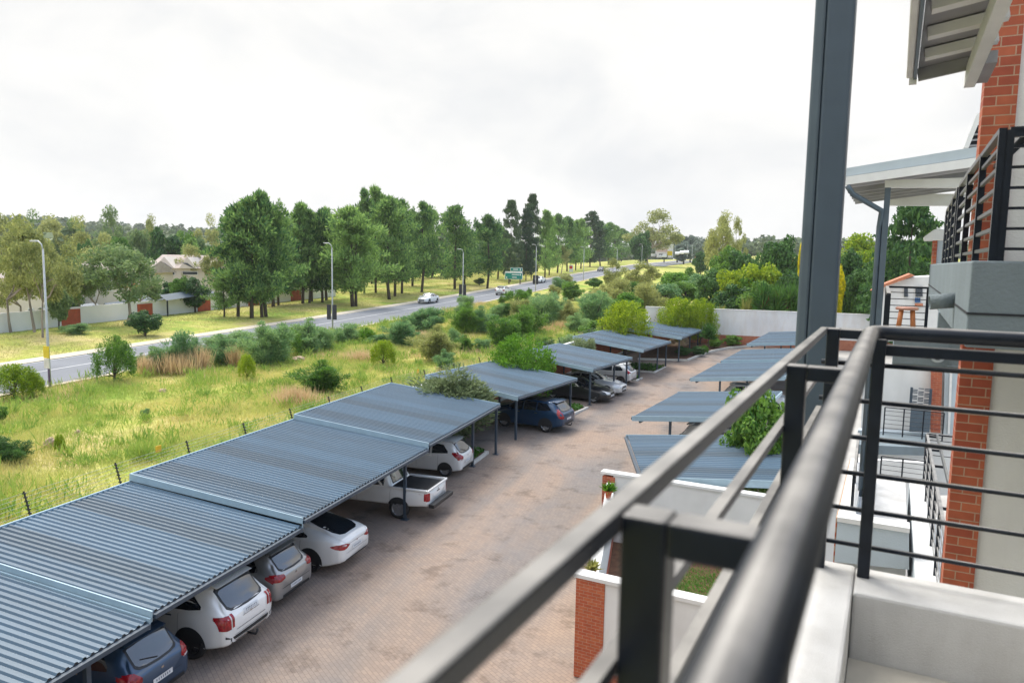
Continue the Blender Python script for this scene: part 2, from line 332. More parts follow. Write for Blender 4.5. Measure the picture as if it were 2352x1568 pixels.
# paved driveway
pm = bpy.data.materials.new('brick_paving'); pm.use_nodes = True; t = pm.node_tree; p = t.nodes['Principled BSDF']; p.inputs['Roughness'].default_value = .85; p.inputs['Specular IOR Level'].default_value = .3
g = t.nodes.new('ShaderNodeNewGeometry'); mpn = t.nodes.new('ShaderNodeMapping'); mpn.inputs['Rotation'].default_value = (0, 0, R(38))
b = t.nodes.new('ShaderNodeTexBrick'); b.inputs['Scale'].default_value = 1; b.inputs['Brick Width'].default_value = .2; b.inputs['Row Height'].default_value = .1; b.inputs['Mortar Size'].default_value = .006
b.inputs['Color1'].default_value = (.275, .228, .194, 1); b.inputs['Color2'].default_value = (.235, .197, .172, 1); b.inputs['Mortar'].default_value = (.175, .146, .128, 1)
na = t.nodes.new('ShaderNodeTexNoise'); na.inputs['Scale'].default_value = .22; na.inputs['Detail'].default_value = 7; na.inputs['Roughness'].default_value = .6; na.inputs['Distortion'].default_value = .6
rp = t.nodes.new('ShaderNodeValToRGB'); rp.color_ramp.elements[0].position = .36; rp.color_ramp.elements[0].color = (.90, .93, .98, 1); rp.color_ramp.elements[1].position = .62; rp.color_ramp.elements[1].color = (1.05, .98, .92, 1)
nb = t.nodes.new('ShaderNodeTexNoise'); nb.inputs['Scale'].default_value = .9; nb.inputs['Detail'].default_value = 9; nb.inputs['Roughness'].default_value = .7
rp2 = t.nodes.new('ShaderNodeValToRGB'); rp2.color_ramp.elements[0].position = .36; rp2.color_ramp.elements[0].color = (.62, .60, .59, 1); rp2.color_ramp.elements[1].position = .47
m1 = t.nodes.new('ShaderNodeMixRGB'); m1.blend_type = 'MULTIPLY'; m1.inputs[0].default_value = 1; m2_ = t.nodes.new('ShaderNodeMixRGB'); m2_.blend_type = 'MULTIPLY'; m2_.inputs[0].default_value = .8
l = t.links.new; l(g.outputs['Position'], mpn.inputs[0]); l(mpn.outputs[0], b.inputs[0]); l(g.outputs['Position'], na.inputs[0]); l(g.outputs['Position'], nb.inputs[0]); l(na.outputs[0], rp.inputs[0]); l(nb.outputs[0], rp2.inputs[0])
l(b.outputs[0], m1.inputs[1]); l(rp.outputs[0], m1.inputs[2]); l(m1.outputs[0], m2_.inputs[1]); l(rp2.outputs[0], m2_.inputs[2])
mt_ = t.nodes.new('ShaderNodeMapping'); mt_.inputs['Rotation'].default_value = (0, 0, R(4)); mt_.inputs['Scale'].default_value = (.42, .045, 1); nt_ = t.nodes.new('ShaderNodeTexNoise'); nt_.inputs['Scale'].default_value = 1; nt_.inputs['Detail'].default_value = 5; nt_.inputs['Distortion'].default_value = .4
rt_ = t.nodes.new('ShaderNodeValToRGB'); rt_.color_ramp.elements[0].position = .40; rt_.color_ramp.elements[0].color = (.76, .81, .87, 1); rt_.color_ramp.elements[1].position = .58; rt_.color_ramp.elements[1].color = (1.05, .99, .94, 1); m3_ = t.nodes.new('ShaderNodeMixRGB'); m3_.blend_type = 'MULTIPLY'; m3_.inputs[0].default_value = .9
l(g.outputs['Position'], mt_.inputs[0]); l(mt_.outputs[0], nt_.inputs[0]); l(nt_.outputs[0], rt_.inputs[0]); l(m2_.outputs[0], m3_.inputs[1]); l(rt_.outputs[0], m3_.inputs[2]); l(m3_.outputs[0], p.inputs['Base Color'])
bp = t.nodes.new('ShaderNodeBump'); bp.inputs['Strength'].default_value = .35; bp.inputs['Distance'].default_value = .01; bp.invert = True; l(b.outputs['Fac'], bp.inputs['Height']); l(bp.outputs[0], p.inputs['Normal'])
b = MB(); yy = np.linspace(-6, 73.9, 81)
for y in yy:
    xl = float(bwall_x(y))+.13; xr = 2.4+.02*max(0, y)
    b.v += [Vector((xl, y, float(gdrive(y)))), Vector((xr, y, float(gdrive(y))))]
for i in range(80): b.f.append((2*i, 2*i+1, 2*i+3, 2*i+2))
struct('driveway', b, pm)
b = MB(); yy = np.linspace(-12, 73.9, 60)
for y in yy: b.v += [Vector((2.4+.02*max(0, y)+.02, y, float(gdrive(y))+.002)), Vector((40, y, float(gdrive(y))+.002))]
for i in range(59): b.f.append((2*i, 2*i+1, 2*i+3, 2*i+2))
struct('yard_paving', b, mat('yard_concrete', (.40, .38, .35), .9, var=.12, scale=.6))

# ------------------------------------------------------------------ boundary walls and electric fence
ORD = ['first', 'second', 'third', 'fourth', 'fifth', 'sixth', 'seventh', 'eighth', 'ninth', 'tenth', 'eleventh', 'twelfth', 'thirteenth', 'fourteenth', 'fifteenth', 'sixteenth', 'seventeenth', 'eighteenth', 'nineteenth', 'twentieth']
ORD += ['twenty-'+o for o in ORD[:9]] + ['thirtieth'] + ['thirty-'+o for o in ORD[:9]] + ['fortieth'] + ['forty-'+o for o in ORD[:9]]
red_brick_y = brick_mat('brick_facing_row', (0, 1, 0)); red_brick_b = brick_mat('brick_facing_end', tuple(BV)); red_brick_a = brick_mat('brick_facing_along', tuple(AV))
far_white = mat('stained_white_wall', (.60, .61, .64), .9, var=.04, scale=.5, col2=(.70, .70, .71), bump=.15); streaks(far_white, .35, (.82, .72, .62))
mb = MB(); YW = [-6, 33, 74.0]
for a, b_ in ((-6, 33), (33, 74.0)):
    xa, xb = float(bwall_x(a)), float(bwall_x(b_))
    mb.prism([(xa-.11, a, -.3), (xb-.11, b_, -.3), (xb-.11, b_, 2.3+gdrive(b_)*.8), (xa-.11, a, 2.3)], (.22, 0, 0))
wl = mb.build('boundary_wall', white_wall); tag(wl, 'long low white boundary wall behind the left carports, topped by the electric fence', 'wall')
mb = MB()
for a, b_ in ((-6, 33), (33, 74.0)):
    xa, xb = float(bwall_x(a)), float(bwall_x(b_))
    mb.prism([(xa-.15, a, 2.305), (xb-.15, b_, 2.305+gdrive(b_)*.8), (xb-.15, b_, 2.37+gdrive(b_)*.8), (xa-.15, a, 2.37)], (.30, 0, 0))
mb.build('coping', white_wall, wl)
mb = MB()
for a, b_ in ((-6, 33), (33, 74.0)):
    xa, xb = float(bwall_x(a))+.112, float(bwall_x(b_))+.112
    mb.prism([(xa, a, .0), (xb, b_, gdrive(b_)), (xb, b_, 1.7+gdrive(b_)), (xa, a, 1.7)], (.02, 0, 0))
mb.build('brick_lining', red_brick_y, wl)
# electric fence uprights
ep = MB(); ep.bar((0, 0, 0), (-.22, 0, .78), .03, .03)
for k in range(7):
    z = .12+k*.1; ep.box((-.22*z/.78, 0, z), (.09, .05, .03))
proto = None
for i in range(26):
    y = 2.2+i*2.85
    if y > 73: break
    x = float(bwall_x(y)); z = 2.37+float(gdrive(y))*.8 if y > 33 else 2.37
    if proto is None: o = proto = ep.build('electric_fence_post', black_plastic)
    else: o = proto.copy(); C.objects.link(o)
    o.location = (x, y, z)
    tag(o, f'thin black leaning electric fence post on the boundary wall, {ORD[i]} from the near end', 'fence post', 'electric fence posts on the boundary wall')
wires = MB()
for k in range(7):
    dz = .12+k*.1; dx = -.22*dz/.78-.03
    wires.tube([(float(bwall_x(y))+dx, y, (2.37+float(gdrive(y))*.8 if y > 33 else 2.37)+dz) for y in (2.2, 33, 53, 73)], .004, 4)
tag(wires.build('fence_wires', lamp_steel), 'thin strands of electric fence wire strung above the boundary wall', 'fence wire')
# yellow warning plates on the fence
def disc(c, r_, n, nrm): return MB().lathe([(0, 0), (r_, 0), (r_, .01), (0, .01)], c, nrm, n)
yel = mat('yellow_sign', (.70, .40, .01), .5)
for i, (px, py) in enumerate(((364, 1030), (754, 947), (960, 852))):
    p = on_plane(px, py, 0, -17.35)
    q = MB().box(p, (.02, .22, .20)).build('warning_plate', yel)
    tag(q, ['yellow warning plate on the fence above the second carport roof', 'yellow warning plate on the fence by the tallest dry grass', 'yellow warning plate on the fence beside the olive bush'][i], 'warning plate', 'fence warning plates')

mb = MB().box((2.6, 74.15, 3.55), (25, .25, 2.4)); fwl = mb.build('end_wall', far_white); tag(fwl, 'tall stained white wall with a brick base closing the far end of the driveway', 'wall')
MB().box((2.6, 74.1, 1.55), (25, .28, 1.58)).build('brick_base', brick_mat('brick_base_far', (1, 0, 0), (.34, .10, .055), (.42, .15, .08)), fwl)
MB().box((2.6, 74.15, 4.785), (25, .33, .07)).build('coping', white_wall, fwl)

# ------------------------------------------------------------------ carports
sheet_m = bpy.data.materials.new('blue_grey_roof_sheet'); sheet_m.use_nodes = True; t = sheet_m.node_tree; p = t.nodes['Principled BSDF']
p.inputs['Roughness'].default_value = .42; p.inputs['Specular IOR Level'].default_value = .45
g = t.nodes.new('ShaderNodeNewGeometry'); sp = t.nodes.new('ShaderNodeSeparateXYZ'); cb = t.nodes.new('ShaderNodeCombineXYZ'); wn = t.nodes.new('ShaderNodeTexWhiteNoise'); wn.noise_dimensions = '1D'
fl = t.nodes.new('ShaderNodeMath'); fl.operation = 'MULTIPLY'; fl.inputs[1].default_value = 1/.76; fr = t.nodes.new('ShaderNodeMath'); fr.operation = 'FLOOR'
tcn = t.nodes.new('ShaderNodeTexCoord'); nz = t.nodes.new('ShaderNodeTexNoise'); nz.inputs['Scale'].default_value = 1.2; nz.inputs['Detail'].default_value = 8
mpz = t.nodes.new('ShaderNodeMapping'); mpz.inputs['Scale'].default_value = (.5, 2.6, 1)
rp = t.nodes.new('ShaderNodeValToRGB'); rp.color_ramp.elements[0].color = (.034, .066, .100, 1); rp.color_ramp.elements[1].color = (.062, .124, .190, 1); _e = rp.color_ramp.elements.new(.22); _e.color = (.044, .076, .108, 1); rp.color_ramp.elements[0].color = (.058, .076, .094, 1); _e = rp.color_ramp.elements.new(.36); _e.color = (.038, .072, .108, 1)
ad = t.nodes.new('ShaderNodeMath'); ad.operation = 'MULTIPLY_ADD'; ad.inputs[1].default_value = .55
ml = t.nodes.new('ShaderNodeMath'); ml.operation = 'MULTIPLY'; ml.inputs[1].default_value = .62
l = t.links.new; l(tcn.outputs['Object'], sp.inputs[0]); l(sp.outputs['Y'], fl.inputs[0]); l(fl.outputs[0], fr.inputs[0]); l(fr.outputs[0], wn.inputs['W']); l(tcn.outputs['Object'], mpz.inputs[0]); l(mpz.outputs[0], nz.inputs[0])
l(wn.outputs['Value'], ml.inputs[0]); l(nz.outputs[0], ad.inputs[0]); l(ml.outputs[0], ad.inputs[2]); l(ad.outputs[0], rp.inputs[0]); l(rp.outputs[0], p.inputs['Base Color'])

def carport(label, P, ang, width, depth, zf, zb, gz, group, skew=None, posts=None, side=-1, rise_near=.0):
    pitch, rib = (.172, .038) if side < 0 else (.25, .055)
    """P: front near corner (x,y). row direction turned right of +Y by ang; roof runs back towards side*perp. zf/zb: height of front/back edge"""
    root = thing('carport', label, 'carport', (P[0], P[1], gz), group)
    a = Vector((math.sin(ang), math.cos(ang), 0)); d = Vector((math.cos(ang), -math.sin(ang), 0))*side   # d: from front edge to back
    M = Matrix(((d.x, a.x, 0, P[0]), (d.y, a.y, 0, P[1]), (0, 0, 1, 0), (0, 0, 0, 1)))
    def T(x, y, z): return M @ Vector((x, y, z))
    slope = (zb-zf)/depth
    # ribbed sheet, local frame: x back, y along the row
    v = []; f = []; n = int(width/pitch)
    prof = []
    for i in range(n):
        y0 = i*width/n; s_ = width/n
        prof += [(y0, 0), (y0+s_*.36, 0), (y0+s_*.54, rib), (y0+s_*.80, rib), (y0+s_*.98, 0)]
    prof.append((width, 0))
    for (y, h) in prof:
        x0, x1 = -.06, depth
        if skew: x0, x1 = skew(y/width); x0 -= .03
        v += [(x0, y, zf+slope*x0+h), (x1, y, zf+slope*x1+h)]
    for i in range(len(prof)-1): f.append((2*i, 2*i+1, 2*i+3, 2*i+2))
    me = bpy.data.meshes.new('roof_sheet'); me.from_pydata(v, [], f); me.materials.append(sheet_m)
    o = bpy.data.objects.new('roof_sheet', me); C.objects.link(o); o.parent = root; o.matrix_parent_inverse = root.matrix_basis.inverted(); o.matrix_basis = M
    sfy = o.modifiers.new('thick', 'SOLIDIFY'); sfy.thickness = .004
    def fx(y): return skew(y)[0] if skew else 0
    def bx(y): return skew(y)[1] if skew else depth
    zz = lambda x: zf+slope*x
    # gutter along the front
    gq = [T(fx(0)-.10, .02, zz(fx(0))-.07), T(fx(1)-.10, width-.02, zz(fx(1))-.07)]
    MB().bar(gq[0], gq[1], .11, .09).build('gutter', post_m, root)
    # side flashings (barge boards)
    for yy_, nm in ((-.02, 'barge_board'), (width+.02, 'barge_board')):
        k = 0 if yy_ < 0 else 1
        MB().bar(T(fx(k)-.1, yy_, zz(fx(k)-.1)-.045+rise_near), T(bx(k)+.03, yy_, zz(bx(k)+.03)-.045+rise_near), .035, .23).build(nm, steel_light, root)
    MB().bar(T(bx(0)+.03, 0, zz(bx(0))-.02), T(bx(1)+.03, width, zz(bx(1))-.02), .05, .16).build('back_flashing', steel_light, root)
    # purlins and beams
    pu = MB()
    for x in np.linspace(.35, depth-.35, 4):
        pu.bar(T(x, .05, zz(x)-.10), T(x, width-.05, zz(x)-.10), .06, .1)
    pu.build('purlins', post_m, root)
    for (x, y) in (posts if posts is not None else [(.25, .35), (.25, width-.35), (depth-.5, .35), (depth-.5, width-.35)]):
        top = zz(x)-.15; p = T(x, y, 0)
        po = MB().box((p.x, p.y, (gz+top)/2), (.1, .1, top-gz), d, a).build('post', post_m, root)
        MB().box((p.x, p.y, gz+.012), (.26, .22, .024), d, a).build('base_plate', post_m, po)
    be = MB(); be.bar(T(.25, .05, zz(.25)-.2), T(.25, width-.05, zz(.25)-.2), .08, .12)
    be.build('front_beam', post_m, root)
    return root
LG = 'carports along the boundary wall'
dep = 5.6
carport('nearest ribbed carport roof, cut by the bottom left corner of the picture', (-11.1, 3.2), 0, 7.9, dep, 1.96, 2.50, 0, LG, posts=[(.25, .4), (.2, 6.7), (5, .4), (5, 7.6)])
carport('narrow two bay carport over the white SUV and the silver hatchback', (-11.1, 11.2), 0, 5.16, dep, 2.09, 2.63, 0, LG, posts=[(1.5, 3.95), (5, .2), (5, 5)])
carport('three bay carport over the white fastback and the white pickup truck', (-11.1, 16.4), 0, 8.0, dep, 2.26, 2.84, 0, LG, posts=[(.15, 6.6), (5, .2), (5, 7.7), (5, 4)])
carport('carport over the white hatchback, raised a step above the roofs nearer', (-11.1, 24.45), 0, 8.1, dep, 2.40, 3.0, 0, LG, posts=[(.35, 5.75), (.05, 8.05), (5, .2), (5, 7.7)])
def lp(P, ang, w_, zf, zb, gz, lab, posts=None): return carport(lab, P, ang, w_, dep, zf, zb, gz, LG, posts=posts)
lp((-10.95, 35.0), R(11.5), 7.1, 2.33, 2.9, .02, 'carport between the olive bush and the bright green bush, over the dark blue SUV', [(.2, .35), (.2, 6.9), (5, .3), (5, 6.9)])
lp((-9.15, 44.8), R(12), 6.7, 2.52, 3.1, .22, 'carport over the black sedan and the silver hatchback', [(.2, .25), (.2, 4.2), (.2, 6.5), (5, .3), (5, 6.4)])
lp((-7.4, 54.6), R(10.5), 6.9, 2.72, 3.35, .5, 'empty carport behind the pale round bush', [(.3, .3), (.2, 4.4), (.2, 6.7), (5, .3), (5, 6.6)])
lp((-5.4, 63.0), R(8), 8.2, 2.95, 3.5, .9, 'farthest carport of the left row, by the boulder bed', [(.2, .4), (.2, 4.5), (.2, 7.9), (5, .3), (5, 7.9)])
RG = 'carports along the apartment side'
# right-hand row: low edge to the driveway, rising towards the building
def rport(lab, P, ang, w_, zf, zb, gz, depth=5.2, skew=None, posts=None): return carport(lab, P, ang, w_, depth, zf, zb, gz, RG, skew=skew, side=1, posts=posts)
rport('skewed ribbed carport roof just behind the white garden wall', (-3.75, 23.75), R(9.4), 6.7, 2.12, 2.75, 0,
      skew=lambda k: (0.75-2.75*k, 5.6-1.2*max(0, k-.45)/.55), posts=[(.9, .6), (4.8, .6), (4.2, 6.2), (0, 6.3)])
rport('carport right of the driveway over the white van, beside the dark green tree', (-4.75, 33.1), R(10.5), 7.4, 2.2, 2.75, 0, posts=[(1.6, .25), (1.6, 7), (4.9, .3), (4.9, 7)])
rport('carport right of the driveway over the white car with red tail lamps', (-3.1, 44.95), R(9.4), 7.5, 2.32, 2.85, .2, posts=[(1.6, .3), (3.9, .3), (4.9, 7)])
rport('carport on the right, one step behind and above its nearer neighbour', (-1.62, 52.6), R(9.4), 7.4, 2.5, 3.0, .4, posts=[(1.6, .6), (4.9, .4), (1.6, 7)])
rport('farthest carport of the right row, against the white end wall', (0.0, 60.6), R(9.4), 11.2, 2.95, 3.4, .75, posts=[(1.2, .4), (3.1, .4), (4.7, .4), (1.2, 10)])

# planted strips between the carports
leaf_low = leaf_mat('leaf_ground_cover', (.03, .09, .015), (.09, .22, .03))
def bed(label, P, ang, wd, dp, gz):
    r_ = thing('garden_bed', label, 'garden bed', (P[0], P[1], gz), 'planted strips between carports')
    a = Vector((math.sin(ang), math.cos(ang), 0)); d = Vector((-math.cos(ang), math.sin(ang), 0)); p = Vector((P[0], P[1], gz))
    k = MB()
    k.bar(p+a*0+Vector((0, 0, .07)), p+a*wd+Vector((0, 0, .07)), .12, .14); k.bar(p+d*.06+a*.06+Vector((0, 0, .065)), p+d*dp+a*.06+Vector((0, 0, .065)), .12, .13); k.bar(p+d*.06+a*(wd-.06)+Vector((0, 0, .065)), p+d*dp+a*(wd-.06)+Vector((0, 0, .065)), .12, .13)
    k.build('kerb', kerb_m, r_)
    MB().prism([p+d*.07+a*.12+Vector((0, 0, .03)), p+d*dp+a*.12+Vector((0, 0, .03)), p+d*dp+a*(wd-.12)+Vector((0, 0, .03)), p+d*.07+a*(wd-.12)+Vector((0, 0, .03))], (0, 0, .07)).build('soil', soil_m, r_)
    rg = np.random.default_rng(int(P[1]*10)); n = 900
    c = np.stack([rg.uniform(.15, min(dp, 3.2), n), rg.uniform(.15, wd-.15, n), rg.uniform(.1, .32, n)], -1)
    wpos = np.array(p)+c[:, :1]*np.array(d)+c[:, 1:2]*np.array(a)+c[:, 2:]*np.array([0, 0, 1])
    vv, ff, tt = leaves(wpos, .13, 1.7, rg, up=.5)
    o = link_mesh('plants', np_mesh('plants', vv, ff, leaf_low, tt), r_); o.matrix_parent_inverse = r_.matrix_basis.inverted()
    return r_

# ------------------------------------------------------------------ foliage
def leaves(c, size, aspect, rg, up=0., out=None, jitter=.4):
    """one rhombic leaf per centre"""
    n = len(c); nrm = rg.normal(size=(n, 3)); nrm /= np.linalg.norm(nrm, axis=1)[:, None]
    if out is not None: nrm = nrm*.8+out*.7
    nrm[:, 2] += up; nrm /= np.linalg.norm(nrm, axis=1)[:, None]
    tan = rg.normal(size=(n, 3)); tan -= nrm*np.sum(tan*nrm, 1)[:, None]; tan /= np.linalg.norm(tan, axis=1)[:, None]
    bi = np.cross(nrm, tan); s = size*(1+jitter*rg.uniform(-1, 1, n))[:, None]
    v = np.stack([c-tan*s*aspect*.5, c+bi*s*.5-tan*s*.08, c+tan*s*aspect*.5, c-bi*s*.5-tan*s*.08], 1).reshape(-1, 3)
    f = np.arange(4*n).reshape(n, 4); tt = np.repeat(np.clip(rg.normal(.42, .22, n), 0, 1), 4)
    return v, f, tt
def blades(c, length, wid, dirv, rg, spread=.5):
    """long needle or sword leaves growing from c along dirv"""
    n = len(c); d = dirv+rg.normal(size=(n, 3))*spread; d /= np.linalg.norm(d, axis=1)[:, None]
    s = np.cross(d, rg.normal(size=(n, 3))); s /= np.linalg.norm(s, axis=1)[:, None]
    l_ = (length*rg.uniform(.6, 1.2, n))[:, None]; w_ = wid
    v = np.stack([c-s*w_*.35, c+d*l_*.5-s*w_*.5, c+d*l_, c+d*l_*.5+s*w_*.5], 1).reshape(-1, 3)
    return v, np.arange(4*n).reshape(n, 4), np.repeat(np.clip(rg.normal(.42, .22, n), 0, 1), 4)
def blob_pts(cen, rad, n, rg, shell=.5):
    d = rg.normal(size=(n, 3)); d /= np.linalg.norm(d, axis=1)[:, None]
    r_ = shell+(1-shell)*rg.uniform(0, 1, n)**.6
    return np.array(cen)+d*r_[:, None]*np.array(rad), d
# templates: unit height, unit crown width; returns (trunk mesh, crown mesh)
LM = {
 'pine': leaf_mat('leaf_pine', (.036, .115, .045), (.38, .56, .14), .5),
 'cypress': leaf_mat('leaf_cypress', (.025, .06, .034), (.125, .185, .065), .2),
 'gum': leaf_mat('leaf_gum', (.20, .235, .07), (.56, .56, .21), .45),
 'gumgreen': leaf_mat('leaf_gum_green', (.10, .18, .07), (.36, .45, .165), .42),
 'dark': leaf_mat('leaf_dark', (.018, .066, .027), (.14, .28, .06), .3),
 'broad': leaf_mat('leaf_broad', (.045, .14, .025), (.26, .43, .06), .4),
 'lime': leaf_mat('leaf_lime', (.11, .22, .012), (.50, .58, .03), .45),
 'bright': leaf_mat('leaf_bright', (.03, .13, .012), (.22, .42, .03), .35),
 'wattle': leaf_mat('leaf_wattle', (.11, .25, .105), (.40, .54, .20), .42),
 'olive': leaf_mat('leaf_olive', (.075, .115, .05), (.28, .34, .16), .35),
 'pale': leaf_mat('leaf_pale', (.13, .19, .09), (.40, .45, .22), .3),
 'yellow': leaf_mat('blossom_yellow', (.10, .20, .02), (1.0, .86, .02), .4, .55, 2.5, .9),
 'sword': leaf_mat('leaf_sword', (.03, .10, .02), (.15, .30, .05), .3),
 'swordpale': leaf_mat('leaf_sword_pale', (.22, .25, .06), (.48, .46, .14), .3),
 'skirt': leaf_mat('dead_leaf_skirt', (.22, .09, .03), (.42, .20, .07), .2),
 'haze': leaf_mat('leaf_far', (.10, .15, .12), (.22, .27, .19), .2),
}
def cat_parts(parts):
    V, F, T_ = [], [], []; o = 0
    for v, f, t_ in parts: V.append(v); F.append(f+o); T_.append(t_); o += len(v)
    return np.concatenate(V), np.concatenate(F), np.concatenate(T_)
def template(kind, seed):
    rg = np.random.default_rng(seed); tr = MB(); parts = []; lm = {'pine2': 'pine'}.get(kind, kind)
    if kind == 'pine':
        z0 = rg.uniform(.10, .19); tr.tube([(0, 0, -.03), (rg.normal()*.02, 0, .3), (rg.normal()*.03, rg.normal()*.03, .62), (0, 0, .95)], [.026, .02, .013, .004], 7)
        for i in range(62):
            h = z0+(1-z0)*rg.uniform(0, 1)**.9; k = (h-z0)/(1-z0); Lb = .52*min(1, .55+2.2*k)*(1-k**2)**.7*rg.uniform(.35, 1.12); az = rg.uniform(0, 6.28)
            d = np.array([math.cos(az), math.sin(az), rg.uniform(.02, .22)])
            if i % 3 == 0: tr.tube([(0, 0, h-.02), tuple(np.array([0, 0, h])+d*Lb*.8)], [.006, .002], 4, False)
            for q in (.4, .68, .96):
                c0 = np.array([0, 0, h])+d*Lb*q; rr = (.05+.075*rg.uniform()**1.5)*(1.15-.4*k)
                pts, dd = blob_pts(c0, (rr*1.1, rr*1.1, rr*.5), 38, rg, .1)
                parts.append(blades(pts, .055, .017, dd*.6+np.array([d[0]*.5, d[1]*.5, .55]), rg, .5))
        for q in range(4):
            lx, ly, lz = (rg.normal()*.02, rg.normal()*.02, .99) if q == 0 else (rg.normal()*.13, rg.normal()*.13, rg.uniform(.78, .95))
            for i in range(5):
                pts, dd = blob_pts((lx+rg.normal()*.02, ly+rg.normal()*.02, lz-.03*i), (.035+.018*i, .035+.018*i, .03), 46, rg, .2); parts.append(blades(pts, .042, .012, dd*.5+np.array([0, 0, .8]), rg, .4))
    elif kind == 'cypress':
        tr.tube([(0, 0, -.03), (0, 0, .5), (0, 0, .95)], [.022, .014, .003], 7)
        for i in range(120):
            h = .1+.88*rg.uniform(); k = (h-.1)/.9; rr = .44*min(1, .45+2*k)*(1-k**3.2)**.8*rg.uniform(.35, 1.05); az = rg.uniform(0, 6.28)
            pts, dd = blob_pts((rr*math.cos(az), rr*math.sin(az), h), (.12, .12, .028), 62, rg, .3); pts = pts[pts[:, 2] < 1.03]
            parts.append(leaves(pts, .020, 2.6, rg, up=.2))
    elif kind in ('gum', 'gumgreen'):
        tips = []
        def limb(p, d, ln, r_, lev):
            q = p+d*ln; mid = (p+q)/2+rg.normal(size=3)*ln*.06; tr.tube([tuple(p), tuple(mid), tuple(q)], [r_, r_*.8, r_*.6], 6, False)
            if lev == 0: tips.append(q); return
            for _ in range(3 if lev > 1 else 2+int(rg.integers(0, 2))):
                nd = d+rg.normal(size=3)*np.array([.6, .6, .3]); nd[2] = abs(nd[2])*.7+.12; nd /= np.linalg.norm(nd); limb(q, nd, ln*rg.uniform(.6, .85), r_*.58, lev-1)
        lean = rg.normal(size=3)*.22; d0 = np.array([lean[0], lean[1], 1.]); d0 /= np.linalg.norm(d0)
        limb(np.array([0, 0, -.02]), d0, .32, .022, 3)
        tips = np.array(tips); cen = tips.mean(0); sx = max(np.abs(tips[:, :2]-cen[:2]).max(), .01); tips[:, 2] = .36+(tips[:, 2]-tips[:, 2].min())/(np.ptp(tips[:, 2])+1e-6)*.54
        sc = .40/sx; tips[:, :2] = (tips[:, :2])*sc
        for vv in range(len(tr.v)): tr.v[vv] = Vector((tr.v[vv].x*min(sc, 1.6), tr.v[vv].y*min(sc, 1.6), min(tr.v[vv].z, .86)))
        for tp in tips:
            rr = rg.uniform(.07, .125); pts, dd = blob_pts(tp, (rr*1.25, rr*1.25, rr*.8), 200, rg, .25); parts.append(leaves(pts, .016, 2.4, rg, out=dd*.6, up=.1))
        for _ in range(8):
            tp = np.array([rg.normal()*.2, rg.normal()*.2, rg.uniform(.45, .8)]); pts, dd = blob_pts(tp, (.12, .12, .08), 240, rg, .2); parts.append(leaves(pts, .016, 2.4, rg, out=dd*.6))
    elif kind in ('broad', 'dark', 'haze', 'yellow'):
        tr.tube([(0, 0, -.02), (.01, 0, .25), (0, .01, .6)], [.03, .024, .012], 7)
        for i in range(46):
            d = rg.normal(size=3); d /= np.linalg.norm(d); d[2] = d[2]*.9; r_ = rg.uniform(.55, 1)
            c0 = np.array([d[0]*.37*r_, d[1]*.37*r_, .50+d[2]*.38*r_]); rr = rg.uniform(.09, .16)
            if i % 4 == 0: tr.tube([(0, 0, .3), tuple(c0)], [.010, .003], 5, False)
            pts, dd = blob_pts(c0, (rr, rr, rr*.8), 240, rg, .45); parts.append(leaves(pts, .028, 1.5, rg, out=dd, up=.3))
    elif kind in ('lime', 'bright'):      # upright, bushy garden shrubs with many shoots
        tr.tube([(0, 0, -.02), (.02, 0, .2), (0, .02, .5)], [.03, .022, .01], 6)
        for i in range(75):
            az = rg.uniform(0, 6.28); rr = .44*math.sqrt(rg.uniform()); top = .97-.55*(rr/.46)**2.2*rg.uniform(.6, 1.1); z0 = max(.08, top-.45)
            x, y = rr*math.cos(az), rr*math.sin(az)
            if i % 5 == 0: tr.tube([(0, 0, .12), (x*.7, y*.7, z0+.1)], [.010, .004], 5, False)
            n = 130; hh = rg.uniform(z0, top, n); pts = np.stack([x+rg.normal(size=n)*.032+ (hh-z0)*.05*math.cos(az), y+rg.normal(size=n)*.032, hh], -1)
            parts.append(blades(pts, .052, .016, np.array([math.cos(az)*.5, math.sin(az)*.5, .7]), rg, .6))
    elif kind == 'wattle':
        for i in range(8):
            az = rg.uniform(0, 6.28); out_ = rg.uniform(.05, .40); hh = rg.uniform(.55, 1.0)*(1.05-out_*.9); p1 = np.array([math.cos(az)*out_, math.sin(az)*out_, hh])
            tr.tube([(0, 0, -.02), tuple(p1*np.array([.5, .5, .55])), tuple(p1)], [.012, .008, .003], 5, False)
            for q in np.linspace(.18, 1, 9):
                rr = rg.uniform(.07, .16)*(1.15-.5*q); c0 = p1*np.array([q**.8, q**.8, q])+rg.normal(size=3)*np.array([.07, .07, .03]); c0[2] = max(c0[2], .07)
                pts, dd = blob_pts(c0, (rr*1.2, rr*1.2, rr), 130, rg, .05); parts.append(blades(pts, .085, .014, dd*.6+np.array([math.cos(az)*.35, math.sin(az)*.35, .7]), rg, .5))
    elif kind in ('olive', 'pale'):
        for i in range(9):
            az = rg.uniform(0, 6.28); tr.tube([(0, 0, -.02), (.12*math.cos(az), .12*math.sin(az), .3), (.28*math.cos(az), .28*math.sin(az), .62)], [.012, .008, .003], 5, False)
        for i in range(84):
            d = rg.normal(size=3); d /= np.linalg.norm(d); r_ = rg.uniform(.4, 1)
            c0 = np.array([d[0]*.38*r_, d[1]*.38*r_, .5+d[2]*.38*r_*(1 if d[2] > 0 else .95)]); rr = rg.uniform(.08, .15)
            pts, dd = blob_pts(c0, (rr, rr, rr), 230, rg, .1)
            parts.append(blades(pts, .07, .017, dd*.7+np.array([d[0]*.5, d[1]*.5, .35]), rg, .55))
    elif kind in ('sword', 'swordpale'):
        tr.tube([(0, 0, -.02), (0, 0, .6)], [.035, .02], 7)
